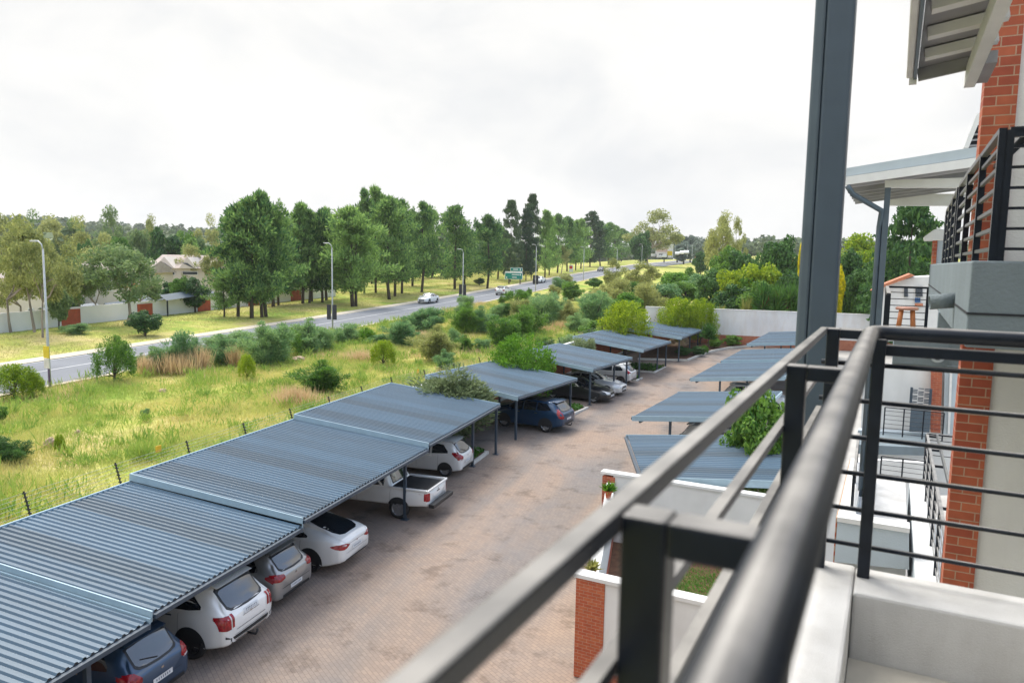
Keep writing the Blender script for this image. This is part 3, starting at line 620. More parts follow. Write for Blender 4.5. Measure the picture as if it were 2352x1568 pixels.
        for (cx, cy, cz, n) in ((0, 0, .55, 150), (.12, .05, .42, 80), (-.1, -.08, .38, 80)):
            d = rg.normal(size=(n, 3)); d /= np.linalg.norm(d, axis=1)[:, None]; d[:, 2] = np.abs(d[:, 2])*.9+.12*rg.normal(size=n)
            parts.append(blades(np.tile([[cx, cy, cz]], (n, 1)), .44, .036, d, rg, .1))
    v, f, tt = cat_parts(parts)
    return tr.mesh('trunk', bark_pale if kind in ('gum', 'gumgreen') else bark_m, True), np_mesh('crown', v, f, LM[lm], tt)
TPL = {}
def get_tpl(kind, i, lm=None):
    k = (kind, i)
    if k not in TPL: TPL[k] = template(kind, hash_seed(kind)+i*17)
    tm, cm = TPL[k]
    if lm:
        k2 = (kind, i, lm)
        if k2 not in TPL:
            c2 = cm.copy(); c2.materials[0] = LM[lm]; TPL[k2] = (tm, c2)
        return TPL[k2]
    return tm, cm
def hash_seed(s): return sum(ord(c)*(i+3) for i, c in enumerate(s)) % 1000
PLANTS = []
def plant(name, kind, i, loc, wd, ht, label=None, cat='tree', group=None, rz=None, lm=None, sink=0, part='crown'):
    tm, cm = get_tpl(kind, i, lm)
    r_ = thing(name, label, cat, (loc[0], loc[1], loc[2]-sink), group); r_.scale = (wd, wd, ht); r_.rotation_euler = (0, 0, rnd.uniform(0, 6.28) if rz is None else rz)
    link_mesh('trunk' if cat == 'tree' else 'stem', tm, r_); link_mesh(part if cat == 'tree' else 'foliage', cm, r_)
    return r_
def zA(x, y): return x*.3, 431.2+y*.3
def zB(x, y): return 431.2+x*.3, 431.2+y*.3
def zC(x, y): return 980+x*.3, 431.2+y*.3
def zD(x, y): return 1372+x*.25, 431.2+y*.25
def zE(x, y): return x*.325, 744.8+y*.325
def zF(x, y): return 901.6+x*.3, 666.4+y*.3
def zG(x, y): return 588+x*.3, 784+y*.3
def zH(x, y): return 1254.4+x*.3, 666.4+y*.3
def grow(name, kind, i, zf_, bx, by, top, wpx, label, cat='tree', group=None, zs=None, base=None, wscale=1.0, **k):
    """plant whose foot shows at (bx,by), whose top shows at row `top`, crown wpx wide (all in the zoomed view zf_)"""
    b = zf_(bx, by); p = base if base is not None else ground(*b); tp = zf_(bx, top); ht = height_to(p, b[0], tp[1])
    sc = zf_(1, 0)[0]-zf_(0, 0)[0]; wd = wpx*sc*mpp(p)*wscale*(1.36 if cat == 'shrub' else (1.58 if kind == 'pine' else 1.25))
    return plant(name, kind, i, p, wd, max(ht, .3), label, cat, group, **k)
def grow_far(name, kind, i, zf_, cx, top, wpx, D, label, cat='tree', group=None, low=None, **k):
    """tree whose foot is hidden: stands at distance D on the sight line of cx"""
    c = zf_(cx, top); d = at_dist(c[0], 560, D); p = Vector((d.x, d.y, tz(d.x, d.y))); ht = height_to(p, *c); sc = zf_(1, 0)[0]-zf_(0, 0)[0]
    return plant(name, kind, i, p, wpx*sc*mpp(p)*(1.65 if name in ('garden_tree', 'scrub_tree') else 1.3), max(ht, 1), label, cat, group, **k)

# ------------------------------------------------------------------ cars
def paint(name, col, metal=0, rough=.28): return mat('car_paint_'+name, col, rough, metal=metal, var=.04, scale=2, coat=.9 if col[1] > .1 else .45)
def car(label, paint_m, spec, P, ang, group='cars parked under the carports', front_out=False, gz=None, plate=True, cat='car', name='parked_car'):
    """x runs from the rear (0) to the nose (L). ang: heading of the nose measured from +Y towards +X"""
    gz = float(gdrive(P[1])) if gz is None else gz
    L_, hw = spec['L'], spec['W']/2
    hd = Vector((math.sin(ang), math.cos(ang), 0)); lf = Vector((-hd.y, hd.x, 0))
    root = thing(name, label, cat, (P[0], P[1], gz), group)
    off = -hd*L_ if front_out else Vector((0, 0, 0))
    M = Matrix(((hd.x, lf.x, 0, P[0]+off.x), (hd.y, lf.y, 0, P[1]+off.y), (0, 0, 1, gz), (0, 0, 0, 1)))
    def ip(key, x): a = np.array(spec[key]); return np.interp(x, a[:, 0], a[:, 1])
    n = 110; X = np.concatenate([np.linspace(0, .12, 8)[:-1], np.linspace(.12, L_-.12, n), np.linspace(L_-.12, L_, 8)[1:]])
    def smo(y, k=3):
        kr = np.ones(2*k+1)/(2*k+1); yy = np.concatenate([np.full(k, y[0]), y, np.full(k, y[-1])]); return np.convolve(yy, kr, 'valid')
    top = smo(ip('top', X), 2); belt = np.minimum(smo(ip('belt', X)), top-.02); zb = smo(ip('zb', X)); wb = smo(ip('wb', X), 2)*hw; wt = smo(ip('wt', X))*hw
    er = np.array([.80, .90, .945, .97, .985, .993, .998]);                          # rounding of both ends
    V = []; K = None
    for i, x in enumerate(X):
        e_ = er[i] if i < 7 else (er[len(X)-1-i] if i > len(X)-8 else 1)
        T_, B_, z_, b_, q_ = top[i], belt[i], zb[i], wb[i]*e_, wt[i]*e_
        zc = (z_+min(B_, T_))/2; T_ = zc+(T_-zc)*(1-(1-e_)*.5); B_ = zc+(B_-zc)*(1-(1-e_)*.5); z_ = zc+(z_-zc)*(1-(1-e_)*.5)
        g_ = max(T_-B_, .02); k_ = min(1, g_/.3); q_ = q_*k_+b_*.93*(1-k_)
        pts = [(0, z_), (.6*b_, z_), (.90*b_, z_+.01), (.975*b_, z_+.07), (.992*b_, z_+.30*(B_-z_)), (1.0*b_, z_+.58*(B_-z_)), (.985*b_, z_+.82*(B_-z_)), (.955*b_, B_-.01),
               (.955*b_+(q_-.955*b_)*.12, B_+.05*k_+.004), (.955*b_+(q_-.955*b_)*.55, B_+g_*.52), (q_, T_-.11*k_-.012), (q_*.93, T_-.035*k_-.005), (q_*.72, T_-.008), (q_*.35, T_+.012*k_), (0, T_+.016*k_)]
        # resample smoothly
        pa = np.array(pts); d_ = np.concatenate([[0], np.cumsum(np.hypot(*(np.diff(pa, axis=0).T)))]); 
        ss = []
        for j in range(len(pts)-1):
            p0, p1, p2, p3 = pa[max(j-1, 0)], pa[j], pa[j+1], pa[min(j+2, len(pa)-1)]
            for q in (0, .34, .67):
                a0 = p1; ss.append(.5*((2*p1)+(p2-p0)*q+(2*p0-5*p1+4*p2-p3)*q*q+(3*p1-p0-3*p2+p3)*q**3)*.6+.4*(p1+(p2-p1)*q))
        ss.append(pa[-1]); K = len(ss)
        V.append([(x, y, z) for y, z in ss])
    nst = len(V); verts = []
    for st in V:
        verts += [Vector(p) for p in st]+[Vector((p[0], -p[1], p[2])) for p in st[1:-1][::-1]]
    ring = 2*K-2; faces = []
    for i in range(nst-1):
        for k in range(ring): a = i*ring+k; b_ = i*ring+(k+1) % ring; faces.append((a, b_, b_+ring, a+ring))
    faces.append(tuple(range(ring))[::-1]); faces.append(tuple(range((nst-1)*ring, nst*ring)))
    bvh = BVHTree.FromPolygons(verts, faces)
    mb = MB(); mb.v = [M@p for p in verts]; mb.f = faces; body = mb.build('body', paint_m, root, True)
    me = body.data
    def patch(nm, m, view, cols, par=None, rows=7, sub=6, off=.004, both=False, label=None):
        par = par or root
        for sgn in ((1, -1) if both else (1,)):
            # densify the columns
            a = np.array(cols, float); u = np.linspace(0, len(a)-1, (len(a)-1)*sub+1); cc = np.stack([np.interp(u, np.arange(len(a)), a[:, j]) for j in range(a.shape[1])], 1)
            g = MB(); ids = {}
            for i, c in enumerate(cc):
                a0, z0, z1 = c[0], c[1], c[2]; sh = c[3] if len(c) > 3 else 0
                for r_ in range(rows+1):
                    q = r_/rows; zz = z0+(z1-z0)*q; aa = a0+sh*q
                    if view == 'rear': h = bvh.ray_cast(Vector((-1, aa*sgn, zz)), Vector((1, 0, 0)))
                    elif view == 'front': h = bvh.ray_cast(Vector((L_+1, aa*sgn, zz)), Vector((-1, 0, 0)))
                    elif view == 'side': h = bvh.ray_cast(Vector((aa, 2*sgn, zz)), Vector((0, -sgn, 0)))
                    else: h = bvh.ray_cast(Vector((aa, zz*sgn, 4)), Vector((0, 0, -1)))
                    if h[0] is not None and view == 'side' and h[0].y*sgn < .58*hw: h = (None,)
                    if h[0] is not None and view == 'rear' and m in (red_lamp, clear_lamp) and h[0].x > .45: h = (None,)
                    if h[0] is not None:
                        nn = h[1]; dv = {'rear': Vector((-1, 0, 0)), 'front': Vector((1, 0, 0)), 'side': Vector((0, sgn, 0)), 'top': Vector((0, 0, 1))}[view]
                        if nn.dot(dv) < 0: nn = -nn
                        ids[i, r_] = len(g.v); g.v.append(M@(h[0]+nn*off))
            for i in range(len(cc)-1):
                for r_ in range(rows):
                    q = [(i, r_), (i+1, r_), (i+1, r_+1), (i, r_+1)]
                    if all(k in ids for k in q): g.f.append(tuple(ids[k] for k in q))
            if g.f:
                o = g.build(nm, m, par, True)
                if label: o['label'] = label
                last = o
        return last if g.f else None
    # side glass, doors' shut lines, arches and wheels
    for gl in spec['side']: patch('side_window', glass_m, 'side', gl, both=True, sub=5)
    for wx in spec['wheels']:
        ra = spec['wr']
        ang_ = np.linspace(0, math.pi, 15); cols = [(wx-math.cos(a)*ra*1.15, zb_ar, ra+math.sin(a)*ra*1.14) for a in ang_ for zb_ar in [spec['zb'][1][1]-.02]]
        patch('wheel_arch', black_plastic, 'side', cols, both=True, rows=6, sub=1, off=.006)
        for sgn in (1, -1):
            y = sgn*(hw*.985); c = M@Vector((wx, y-sgn*.11, ra)); ax = lf*sgn
            prof = [(ra*.66, -.1), (ra*.94, -.11), (ra, -.06), (ra, .06), (ra*.95, .11), (ra*.70, .115), (ra*.66, .10)]
            wh = MB().lathe(prof, c, ax, 28).build('wheel', rubber, root, True)
            rim = MB().lathe([(ra*.66, .102), (ra*.63, .09), (ra*.60, .06), (ra*.18, .055), (ra*.12, .085), (0, .088)], c, ax, 28)
            o_ = ax.orthogonal().normalized(); q_ = ax.cross(o_)
            for k in range(spec.get('spokes', 5)):
                a = 2*math.pi*k/spec.get('spokes', 5); dv = o_*math.cos(a)+q_*math.sin(a)
                rim.bar(c+ax*.088+dv*ra*.08, c+ax*.098+dv*ra*.63, ra*.17, .02, ax)
            rim.build('rim', spec.get('rim', alloy), wh)
    if 'rear_glass' in spec:
        rg_ = spec['rear_glass']; patch('window_surround', black_plastic, 'rear', [(c[0]*1.09, c[1]-.035, c[2]+.06) for c in rg_], sub=4, off=.004)
        patch('rear_window', glass_m, 'rear', rg_, sub=6, off=.009, rows=10)
    if 'rear_glass_top' in spec: patch('rear_window', glass_m, 'top', spec['rear_glass_top'], sub=4, off=.005)
    if 'screen' in spec: patch('windscreen', glass_m, 'front', spec['screen'], sub=4, off=.005)
    for cols, m in spec.get('tails', []): patch('tail_light', m, 'rear', cols, both=True, sub=5, off=.008)
    for cols, m in spec.get('tails_side', []): patch('tail_light', m, 'side', cols, both=True, sub=5, off=.007)
    for cols, m in spec.get('heads', []): patch('headlight', m, 'front', cols, both=True, sub=5, off=.008)
    for cols, m, nm in spec.get('rear_trim', []): patch(nm, m, 'rear', cols, sub=5, off=.006)
    for cols, m, nm in spec.get('front_trim', []): patch(nm, m, 'front', cols, sub=5, off=.006)
    for cols, m, nm in spec.get('side_trim', []): patch(nm, m, 'side', cols, both=True, sub=5, off=.006)
    for cols, m, nm in spec.get('top_trim', []): patch(nm, m, 'top', cols, sub=5, off=.006)
    for pz, vw in spec.get('plates', []):
        pl = patch('number_plate', plate_m, vw, [(-.26, pz, pz+.11), (.26, pz, pz+.11)], rows=2, sub=6, off=.012)
        if pl:
            h = bvh.ray_cast(Vector((-1 if vw == 'rear' else L_+1, 0, pz+.055)), Vector((1 if vw == 'rear' else -1, 0, 0)))
            for k in range(7): patch('plate_marks', plate_ink, vw, [(-.19+k*.058, pz+.03, pz+.08), (-.19+k*.058+.024, pz+.03, pz+.08)], pl, rows=1, sub=1, off=.014)
    if 'spoiler' in spec:
        x, z, w_ = spec['spoiler']; MB().prism([M@Vector((x-.10, w_, z-.01)), M@Vector((x+.22, w_*.97, z+.045)), M@Vector((x+.22, w_*.97, z+.005)), M@Vector((x-.06, w_, z-.035))], -lf*2*w_).build('spoiler', paint_m, root, True, .012)
    if 'wiper' in spec:
        y0, z0, y1, z1 = spec['wiper']; pts = []
        for q in (0, .5, 1):
            h = bvh.ray_cast(Vector((-1, y0+(y1-y0)*q, z0+(z1-z0)*q)), Vector((1, 0, 0)))
            if h[0] is not None: pts.append(M@(h[0]+Vector((-.02, 0, .01))))
        if len(pts) > 1: MB().tube(pts, .011, 5).build('wiper', black_plastic, root)
    gapm = black_plastic
    for gx in spec.get('doors', [spec['wheels'][0]+.32, (spec['wheels'][0]+spec['wheels'][1])/2+.12]):
        patch('panel_gap', gapm, 'side', [(gx, .36, float(np.interp(gx, X, belt))-.01, 0), (gx+.007, .36, float(np.interp(gx, X, belt))-.01, 0)], both=True, rows=8, sub=1, off=.003)
    tgz = float(np.interp(.05, X, belt)); yw = hw*.62
    patch('panel_gap', gapm, 'rear', [(-yw, .60, .607), (yw, .60, .607)], rows=1, sub=14, off=.004)
    if not front_out: patch('badge', chrome, 'rear', [(-.035, tgz-.06, tgz-.015), (.035, tgz-.06, tgz-.015)], rows=2, sub=3, off=.01)
    if spec.get('handles'):
        for x, z in spec['handles']: patch('door_handle', chrome, 'side', [(x, z, z+.03), (x+.18, z, z+.03)], both=True, rows=1, sub=3, off=.02)
    if spec.get('mirror'):
        x, z = spec['mirror']
        for sgn in (1, -1): MB().box(M@Vector((x, sgn*(hw*1.04), z)), (.14, .2, .14), hd, lf).build('wing_mirror', paint_m, root, False, .03)
    if spec.get('rails'):
        for sgn in (1, -1):
            pts = []
            for x in np.linspace(spec['rails'][0], spec['rails'][1], 9):
                h = bvh.ray_cast(Vector((x, sgn*spec['rails'][2]*hw, 4)), Vector((0, 0, -1))); pts.append(M@(h[0]+Vector((0, 0, .035))))
            MB().tube(pts, .02, 6).build('roof_rail', black_plastic, root)
    for y in spec.get('exhaust', []): MB().box(M@Vector((.10, y, spec['zb'][0][1]+.02)), (.16, .15, .07), hd, lf).build('exhaust_tip', chrome, root, False, .015)
    if spec.get('towbar'): 
        mbt = MB(); mbt.tube([M@Vector((.25, 0, .36)), M@Vector((-.12, 0, .36)), M@Vector((-.16, 0, .44))], .03, 8); mbt.lathe([(0, -.03), (.03, -.01), (.03, .02), (0, .04)], M@Vector((-.16, 0, .47)), (0, 0, 1), 10); mbt.build('tow_bar', black_plastic, root, True)
    return root, M, bvh

def hatch(L_=3.95, W_=1.72, H_=1.49):
    return dict(L=L_, W=W_, top=[(0, .93), (.10, .98), (.22, 1.10), (.45, H_-.07), (.75, H_), (1.8, H_+.01), (2.35, H_-.06), (3.05, 1.02), (3.6, .90), (L_, .72)],
        belt=[(0, .86), (.4, .96), (2.6, .90), (L_, .66)], zb=[(0, .32), (.5, .22), (L_-.5, .2), (L_, .26)], wb=[(0, .90), (.25, .985), (.8, 1), (3.0, 1), (3.6, .95), (L_, .72)], wt=[(0, .66), (.6, .72), (2, .74), (2.6, .70), (L_, .6)],
        wheels=[.72, L_-.83], wr=.30, side=[[(.62, 1.02, 1.10), (.85, 1.0, 1.33), (1.35, .97, 1.38)], [(1.43, .97, 1.38), (2.0, .95, 1.38), (2.3, .94, 1.32), (2.75, .94, 1.02)]],
        rear_glass=[(-.50, 1.07, 1.34), (-.44, 1.03, 1.37), (-.3, 1.01, 1.385), (0, 1.0, 1.39), (.3, 1.01, 1.385), (.44, 1.03, 1.37), (.50, 1.07, 1.34)], screen=[(-.6, 1.04, 1.36), (.6, 1.04, 1.36)],
        tails=[([(.52, .80, .88), (.62, .74, .99), (.80, .76, 1.0)], red_lamp), ([(.58, .745, .79), (.76, .765, .80)], clear_lamp)], tails_side=[([(.12, .78, .97), (.22, .83, .98), (.36, .90, .95)], red_lamp)],
        heads=[([(.35, .60, .70), (.62, .60, .80)], clear_lamp)], plates=[(.58, 'rear')], handles=[(1.30, .86), (2.25, .84)], mirror=(2.68, .98), spoiler=(.47, H_-.03, .55), wiper=(0, 1.03, .35, 1.12),
        rear_trim=[([(-.6, .34, .42), (.6, .34, .42)], black_plastic, 'bumper_insert')])
def suv(L_=4.80, W_=1.90, H_=1.70):
    return dict(L=L_, W=W_, top=[(0, 1.06), (.08, 1.10), (.20, 1.20), (.55, H_-.09), (.80, H_-.02), (1.8, H_), (2.7, H_-.05), (3.5, 1.18), (4.2, 1.08), (L_, .85)],
        belt=[(0, .98), (.4, 1.10), (3.0, 1.03), (L_, .78)], zb=[(0, .42), (.6, .26), (L_-.5, .26), (L_, .34)], wb=[(0, .90), (.3, .985), (.9, 1), (3.8, 1), (4.4, .95), (L_, .74)], wt=[(0, .66), (.7, .73), (2, .76), (3, .72), (L_, .6)],
        wheels=[.96, L_-.95], wr=.37, side=[[(.70, 1.20, 1.26), (1.0, 1.15, 1.50), (1.50, 1.13, 1.54)], [(1.58, 1.13, 1.54), (2.3, 1.10, 1.56)], [(2.38, 1.10, 1.55), (2.8, 1.08, 1.48), (3.25, 1.07, 1.18)]],
        rear_glass=[(-.57, 1.22, 1.49), (-.50, 1.17, 1.53), (-.3, 1.15, 1.55), (0, 1.14, 1.56), (.3, 1.15, 1.55), (.50, 1.17, 1.53), (.57, 1.22, 1.49)], screen=[(-.66, 1.2, 1.56), (.66, 1.2, 1.56)],
        tails=[([(.585, .80, 1.10), (.66, .80, 1.10)], red_lamp), ([(.69, .78, 1.09), (.80, .78, 1.09), (.90, .80, 1.08)], red_lamp)], tails_side=[([(.05, .80, 1.08), (.16, .82, 1.09), (.20, .95, 1.09), (.34, 1.06, 1.09)], red_lamp)],
        plates=[(.96, 'rear')], handles=[(1.45, .98), (2.5, .96)], mirror=(3.1, 1.1), spoiler=(.52, H_-.05, .62), rails=(1.0, 3.0, .60), towbar=True, rim=alloy_dark, spokes=8,
        rear_trim=[([(-.72, .50, .58), (.72, .50, .58)], black_plastic, 'bumper_insert'), ([(-.70, .44, .485), (.70, .44, .485)], chrome, 'bumper_strip'), ([(-.52, .70, .712), (.52, .70, .712)], black_plastic, 'tailgate_line'), ([(-.84, .60, .66), (-.72, .56, .58)], black_plastic, 'corner_vent'), ([(.72, .56, .58), (.84, .60, .66)], black_plastic, 'corner_vent'), ([(-.3, .93, .938), (.3, .93, .938)], black_plastic, 'plate_recess')])
def fastback():
    L_, H_ = 4.97, 1.40
    return dict(L=L_, W=1.93, top=[(0, .94), (.10, 1.02), (.28, 1.08), (.75, 1.24), (1.3, 1.36), (1.9, H_+.02), (2.6, H_-.01), (3.5, 1.02), (4.4, .88), (L_, .62)], belt=[(0, .86), (.5, .97), (1.2, .96), (3.2, .90), (L_, .56)], zb=[(0, .38), (.6, .2), (L_-.5, .18), (L_, .24)],
        wb=[(0, .82), (.25, .94), (.7, 1.0), (3.6, 1), (4.4, .95), (L_, .70)], wt=[(0, .55), (.7, .60), (1.8, .68), (2.8, .66), (L_, .5)], wheels=[1.02, L_-.98], wr=.355,
        side=[[(1.15, 1.02, 1.06), (1.4, 1.0, 1.17), (2.0, .98, 1.27)], [(2.07, .98, 1.27), (2.7, .95, 1.27), (3.3, .94, 1.03)]],
        rear_glass_top=[(.22, -.30, .30), (.30, -.46, .46), (.5, -.55, .55), (1.0, -.53, .53), (1.30, -.47, .47), (1.44, -.38, .38)],
        tails=[([(.42, .81, .83), (.56, .755, .885), (.70, .74, .91), (.84, .76, .90)], red_lamp), ([(.58, .83, .865), (.74, .83, .885)], clear_lamp)], tails_side=[([(.04, .76, .90), (.2, .78, .90), (.36, .84, .86)], red_lamp)],
        plates=[(.63, 'rear')], exhaust=[.55, .42, -.55, -.42], rim=alloy_dark, mirror=(3.2, .98), rear_trim=[([(-.50, .845, .853), (.50, .845, .853)], black_plastic, 'boot_line'), ([(-.62, .385, .43), (.62, .385, .43)], black_plastic, 'diffuser')])
def sedan(H_=1.44, L_=4.75):
    return dict(L=L_, W=1.85, top=[(0, .98), (.3, 1.06), (.75, 1.10), (1.35, H_-.06), (1.9, H_), (2.5, H_-.02), (3.35, 1.0), (4.1, .90), (L_, .68)], belt=[(0, .86), (.6, .98), (3.2, .90), (L_, .6)], zb=[(0, .34), (.5, .2), (L_-.5, .18), (L_, .24)],
        wb=[(0, .84), (.3, .96), (.8, 1), (3.7, 1), (4.3, .94), (L_, .68)], wt=[(0, .6), (1, .68), (2, .72), (2.8, .68), (L_, .55)], wheels=[.98, L_-.93], wr=.33,
        side=[[(1.0, 1.0, 1.06), (1.4, .98, 1.28), (1.85, .97, 1.33)], [(1.93, .97, 1.33), (2.5, .95, 1.33), (3.1, .94, 1.05)]], rear_glass=[(-.55, 1.12, 1.32), (.55, 1.12, 1.32)], screen=[(-.62, 1.02, 1.32), (.62, 1.02, 1.32)],
        tails=[([(.5, .75, .92), (.84, .75, .95)], red_lamp)], tails_side=[([(.05, .76, .94), (.3, .82, .92)], red_lamp)], heads=[([(.34, .56, .62), (.50, .55, .72), (.68, .58, .78)], clear_lamp)],
        front_trim=[([(-.40, .44, .62), (.40, .44, .62)], black_plastic, 'grille'), ([(-.62, .27, .36), (.62, .27, .36)], black_plastic, 'air_intake'), ([(-.6, .375, .39), (.6, .375, .39)], chrome, 'bumper_strip')], plates=[(.40, 'front'), (.62, 'rear')], mirror=(3.05, .98))
WEST = R(-90)
p_white = paint('white', (.72, .72, .71), rough=.2); p_silver = paint('silver', (.33, .33, .33), .55, .3); p_blue = paint('dark_blue', (.030, .065, .125), .35); p_navy = paint('navy', (.007, .040, .100), .35); p_black = paint('black', (.008, .009, .012)); p_lsilver = paint('light_silver', (.55, .56, .57), .3)
sp = hatch(3.95, 1.71, 1.49); sp['spoiler'] = (.46, 1.455, .52)
car('dark blue hatchback tucked under the nearest carport roof, rear facing out', p_blue, sp, (-11.05, 11.45), WEST)
car('large white SUV with a tow bar, backed out from the second carport', p_white, suv(), (-10.80, 13.95), WEST)
sp = hatch(4.25, 1.79, 1.47); sp['tails'] = [([(.48, .84, .94), (.66, .80, .98), (.84, .82, 1.0)], red_lamp)]; sp['wr'] = .31
sp['rear_trim'] += [([(-.62, .60, .612), (.62, .60, .612)], black_plastic, 'bumper_line')]; sp['plates'] = [(.48, 'rear')]; sp.pop('wiper')
car('silver hatchback between the white SUV and the white fastback', p_silver, sp, (-11.2, 16.35), WEST)
car('white fastback coupe with oval tail lamps and black rear glass', p_white, fastback(), (-10.85, 18.95), WEST)
# volvo-like compact SUV
sp = suv(4.42, 1.86, 1.65); sp['tails'] = [([(.62, .80, .92), (.84, .80, .95)], red_lamp), ([(.70, .92, 1.30), (.78, .92, 1.32)], red_lamp)]; sp['tails_side'] = [([(.06, .80, .95), (.22, .86, .95)], red_lamp), ([(.16, .95, 1.10), (.26, .95, 1.25), (.34, 1.1, 1.35)], red_lamp)]; sp['plates'] = [(.68, 'rear')]; sp['towbar'] = True; sp['spokes'] = 5; sp['rim'] = alloy; sp.pop('rails')
sp['rear_trim'] = [([(-.75, .46, .56), (.75, .46, .56)], black_plastic, 'bumper_insert')]
sp['top_trim'] = [([(.7, -.6, .6), (2.9, -.6, .6)], black_plastic, 'black_roof')]
car('dark blue SUV with a black roof under the carport past the olive bush', p_navy, sp, (-8.95, 38.1), WEST+ROWA)
sp = hatch(3.95, 1.70, 1.50); sp['tails_side'] = [([(.06, .78, 1.0), (.22, .84, 1.06), (.42, 1.0, 1.06)], red_lamp)]
car('white hatchback parked by the planted strip under the stepped carport', p_white, sp, (-11.25, 29.1), WEST)
car('black sedan parked nose out beside a carport post', p_black, sedan(), (-8.1, 46.4), WEST+R(180)+ROWA, front_out=True)
car('light silver sedan parked nose out behind the black sedan', p_lsilver, sedan(), (-7.75, 48.9), WEST+R(180)+ROWA, front_out=True)
sp = hatch(3.6, 1.6, 1.5); sp['tails'] = [([(.62, .85, 1.15), (.78, .85, 1.15)], red_lamp)]; sp['side_trim'] = [([(.9, .55, .62), (2.8, .55, .62)], black_plastic, 'door_strip')]; sp['handles'] = None
car('small pale silver hatchback with a black door strip, rear facing out', p_lsilver, sp, (-7.75, 53.1), WEST+ROWA)
sp = suv(4.9, 1.92, 1.75); sp['handles'] = None; sp['towbar'] = None
car('white van seen between the two nearest right carport roofs', p_white, sp, (-2.9, 35.6), R(99), gz=0, group='cars parked under the right carports')
sp = hatch(4.0, 1.72, 1.48)
car('white car with red tail lamps under the third right carport', p_white, sp, (-1.3, 48.2), R(99), group='cars parked under the right carports')
# white pickup
def pickup(P, ang):
    gz = 0; sp = suv(5.2, 1.78, 1.80)
    sp.update(L=5.2, top=[(0, 1.08), (1.50, 1.09), (1.54, 1.10), (1.62, 1.66), (1.85, 1.78), (2.9, 1.78), (3.5, 1.20), (4.7, 1.08), (5.2, .9)], belt=[(0, 1.05), (1.5, 1.05), (3.4, 1.06), (5.2, .82)], zb=[(0, .55), (.6, .48), (4.7, .45), (5.2, .5)],
        wb=[(0, .97), (.2, .99), (1, 1), (4.2, 1), (4.8, .96), (5.2, .8)], wheels=[1.15, 4.2], wr=.375, side=[[(1.75, 1.14, 1.60), (2.3, 1.13, 1.64)], [(2.38, 1.13, 1.64), (2.8, 1.12, 1.6), (3.3, 1.12, 1.22)]], rear_glass=[(-.55, 1.2, 1.6), (.55, 1.2, 1.6)], tails=[([(.70, .74, 1.03), (.86, .74, 1.03)], red_lamp)], tails_side=[([(.03, .76, 1.02), (.16, .76, 1.02)], red_lamp)],
        rear_trim=[([(-.66, .715, .725), (.66, .715, .725)], black_plastic, 'tailgate_line'), ([(-.12, .92, .96), (.12, .92, .96)], black_plastic, 'tailgate_handle')], plates=[], handles=None, towbar=None, mirror=(3.2, 1.2), rim=alloy, spokes=6, top_trim=[([(.06, -.74, .74), (1.47, -.74, .74)], black_plastic, 'load_bed_liner')])
    for k in ('spoiler', 'rails'): sp.pop(k)
    r_, M, b_ = car('white pickup truck with a black load bed and rear step bumper', p_white, sp, P, ang, cat='pickup')
    hd = Vector((M[0][0], M[1][0], 0)); lf = Vector((M[0][1], M[1][1], 0))
    MB().box(M@Vector((-.12, 0, .60)), (.22, 1.72, .14), hd, lf).build('rear_bumper', black_plastic, r_, False, .02)
    wl_ = MB()
    for y in (-.83, .83): wl_.box(M@Vector((.76, y, 1.115)), (1.5, .10, .07), hd, lf)
    wl_.box(M@Vector((.03, 0, 1.115)), (.08, 1.66, .07), hd, lf); wl_.build('bed_rail', p_white, r_, False, .02)
pickup((-10.35, 23.85), WEST)
# traffic
RG2 = 'cars driving on the road'
def on_road(px, py): 
    d = ray(px, py); t_ = 20
    while t_ < 900:
        p = d*t_/math.hypot(d.x, d.y)
        if p.z+H < zr(p.y)+.06: break
        t_ += .3
    return p
def traffic(label, pm_, sp, px, py, away, lane=None):
    p = on_road(px, py); x = lane if lane else p.x; p.y = x*p.y/p.x
    car(label, pm_, sp, (x, p.y), 0 if away else R(180), RG2, gz=float(zr(p.y))+.06, name='moving_car')
sp1 = sedan(); sp1['handles'] = None
traffic('white sedan approaching on the road, left of the third street lamp', p_white, sedan(), *zC(60, 905), False, -46.2)
sp2 = suv(4.5, 1.8, 1.62); sp2['towbar'] = None
traffic('white hatchback driving away on the near lane, beside a bright green bush', p_white, sp2, *zC(555, 885), True, -41.6)
traffic('white sedan on the road just right of the fourth street lamp', p_white, sedan(), *zC(885, 765), False, -46.0)
traffic('black car far up the road by the fifth street lamp', p_black, sedan(), *zC(1345, 655), False, -45.6)

# ------------------------------------------------------------------ planted strips (kerbed beds)
bed('kerbed strip of low green plants between the white hatchback and the olive bush', (-11.55, 30.4), 0, 2.1, 4.8, 0)
bed('kerbed strip of low plants between the dark blue SUV and the black sedan', (-9.65, 41.9), R(11), 2.3, 4.8, .15)
bed('kerbed strip of plants behind the small pale silver hatchback', (-7.75, 54.2), R(10.5), 1.4, 4.5, .42)
bed('kerbed plant strip under the empty carport', (-6.9, 57.9), R(10.5), 3.4, 4.5, .58)

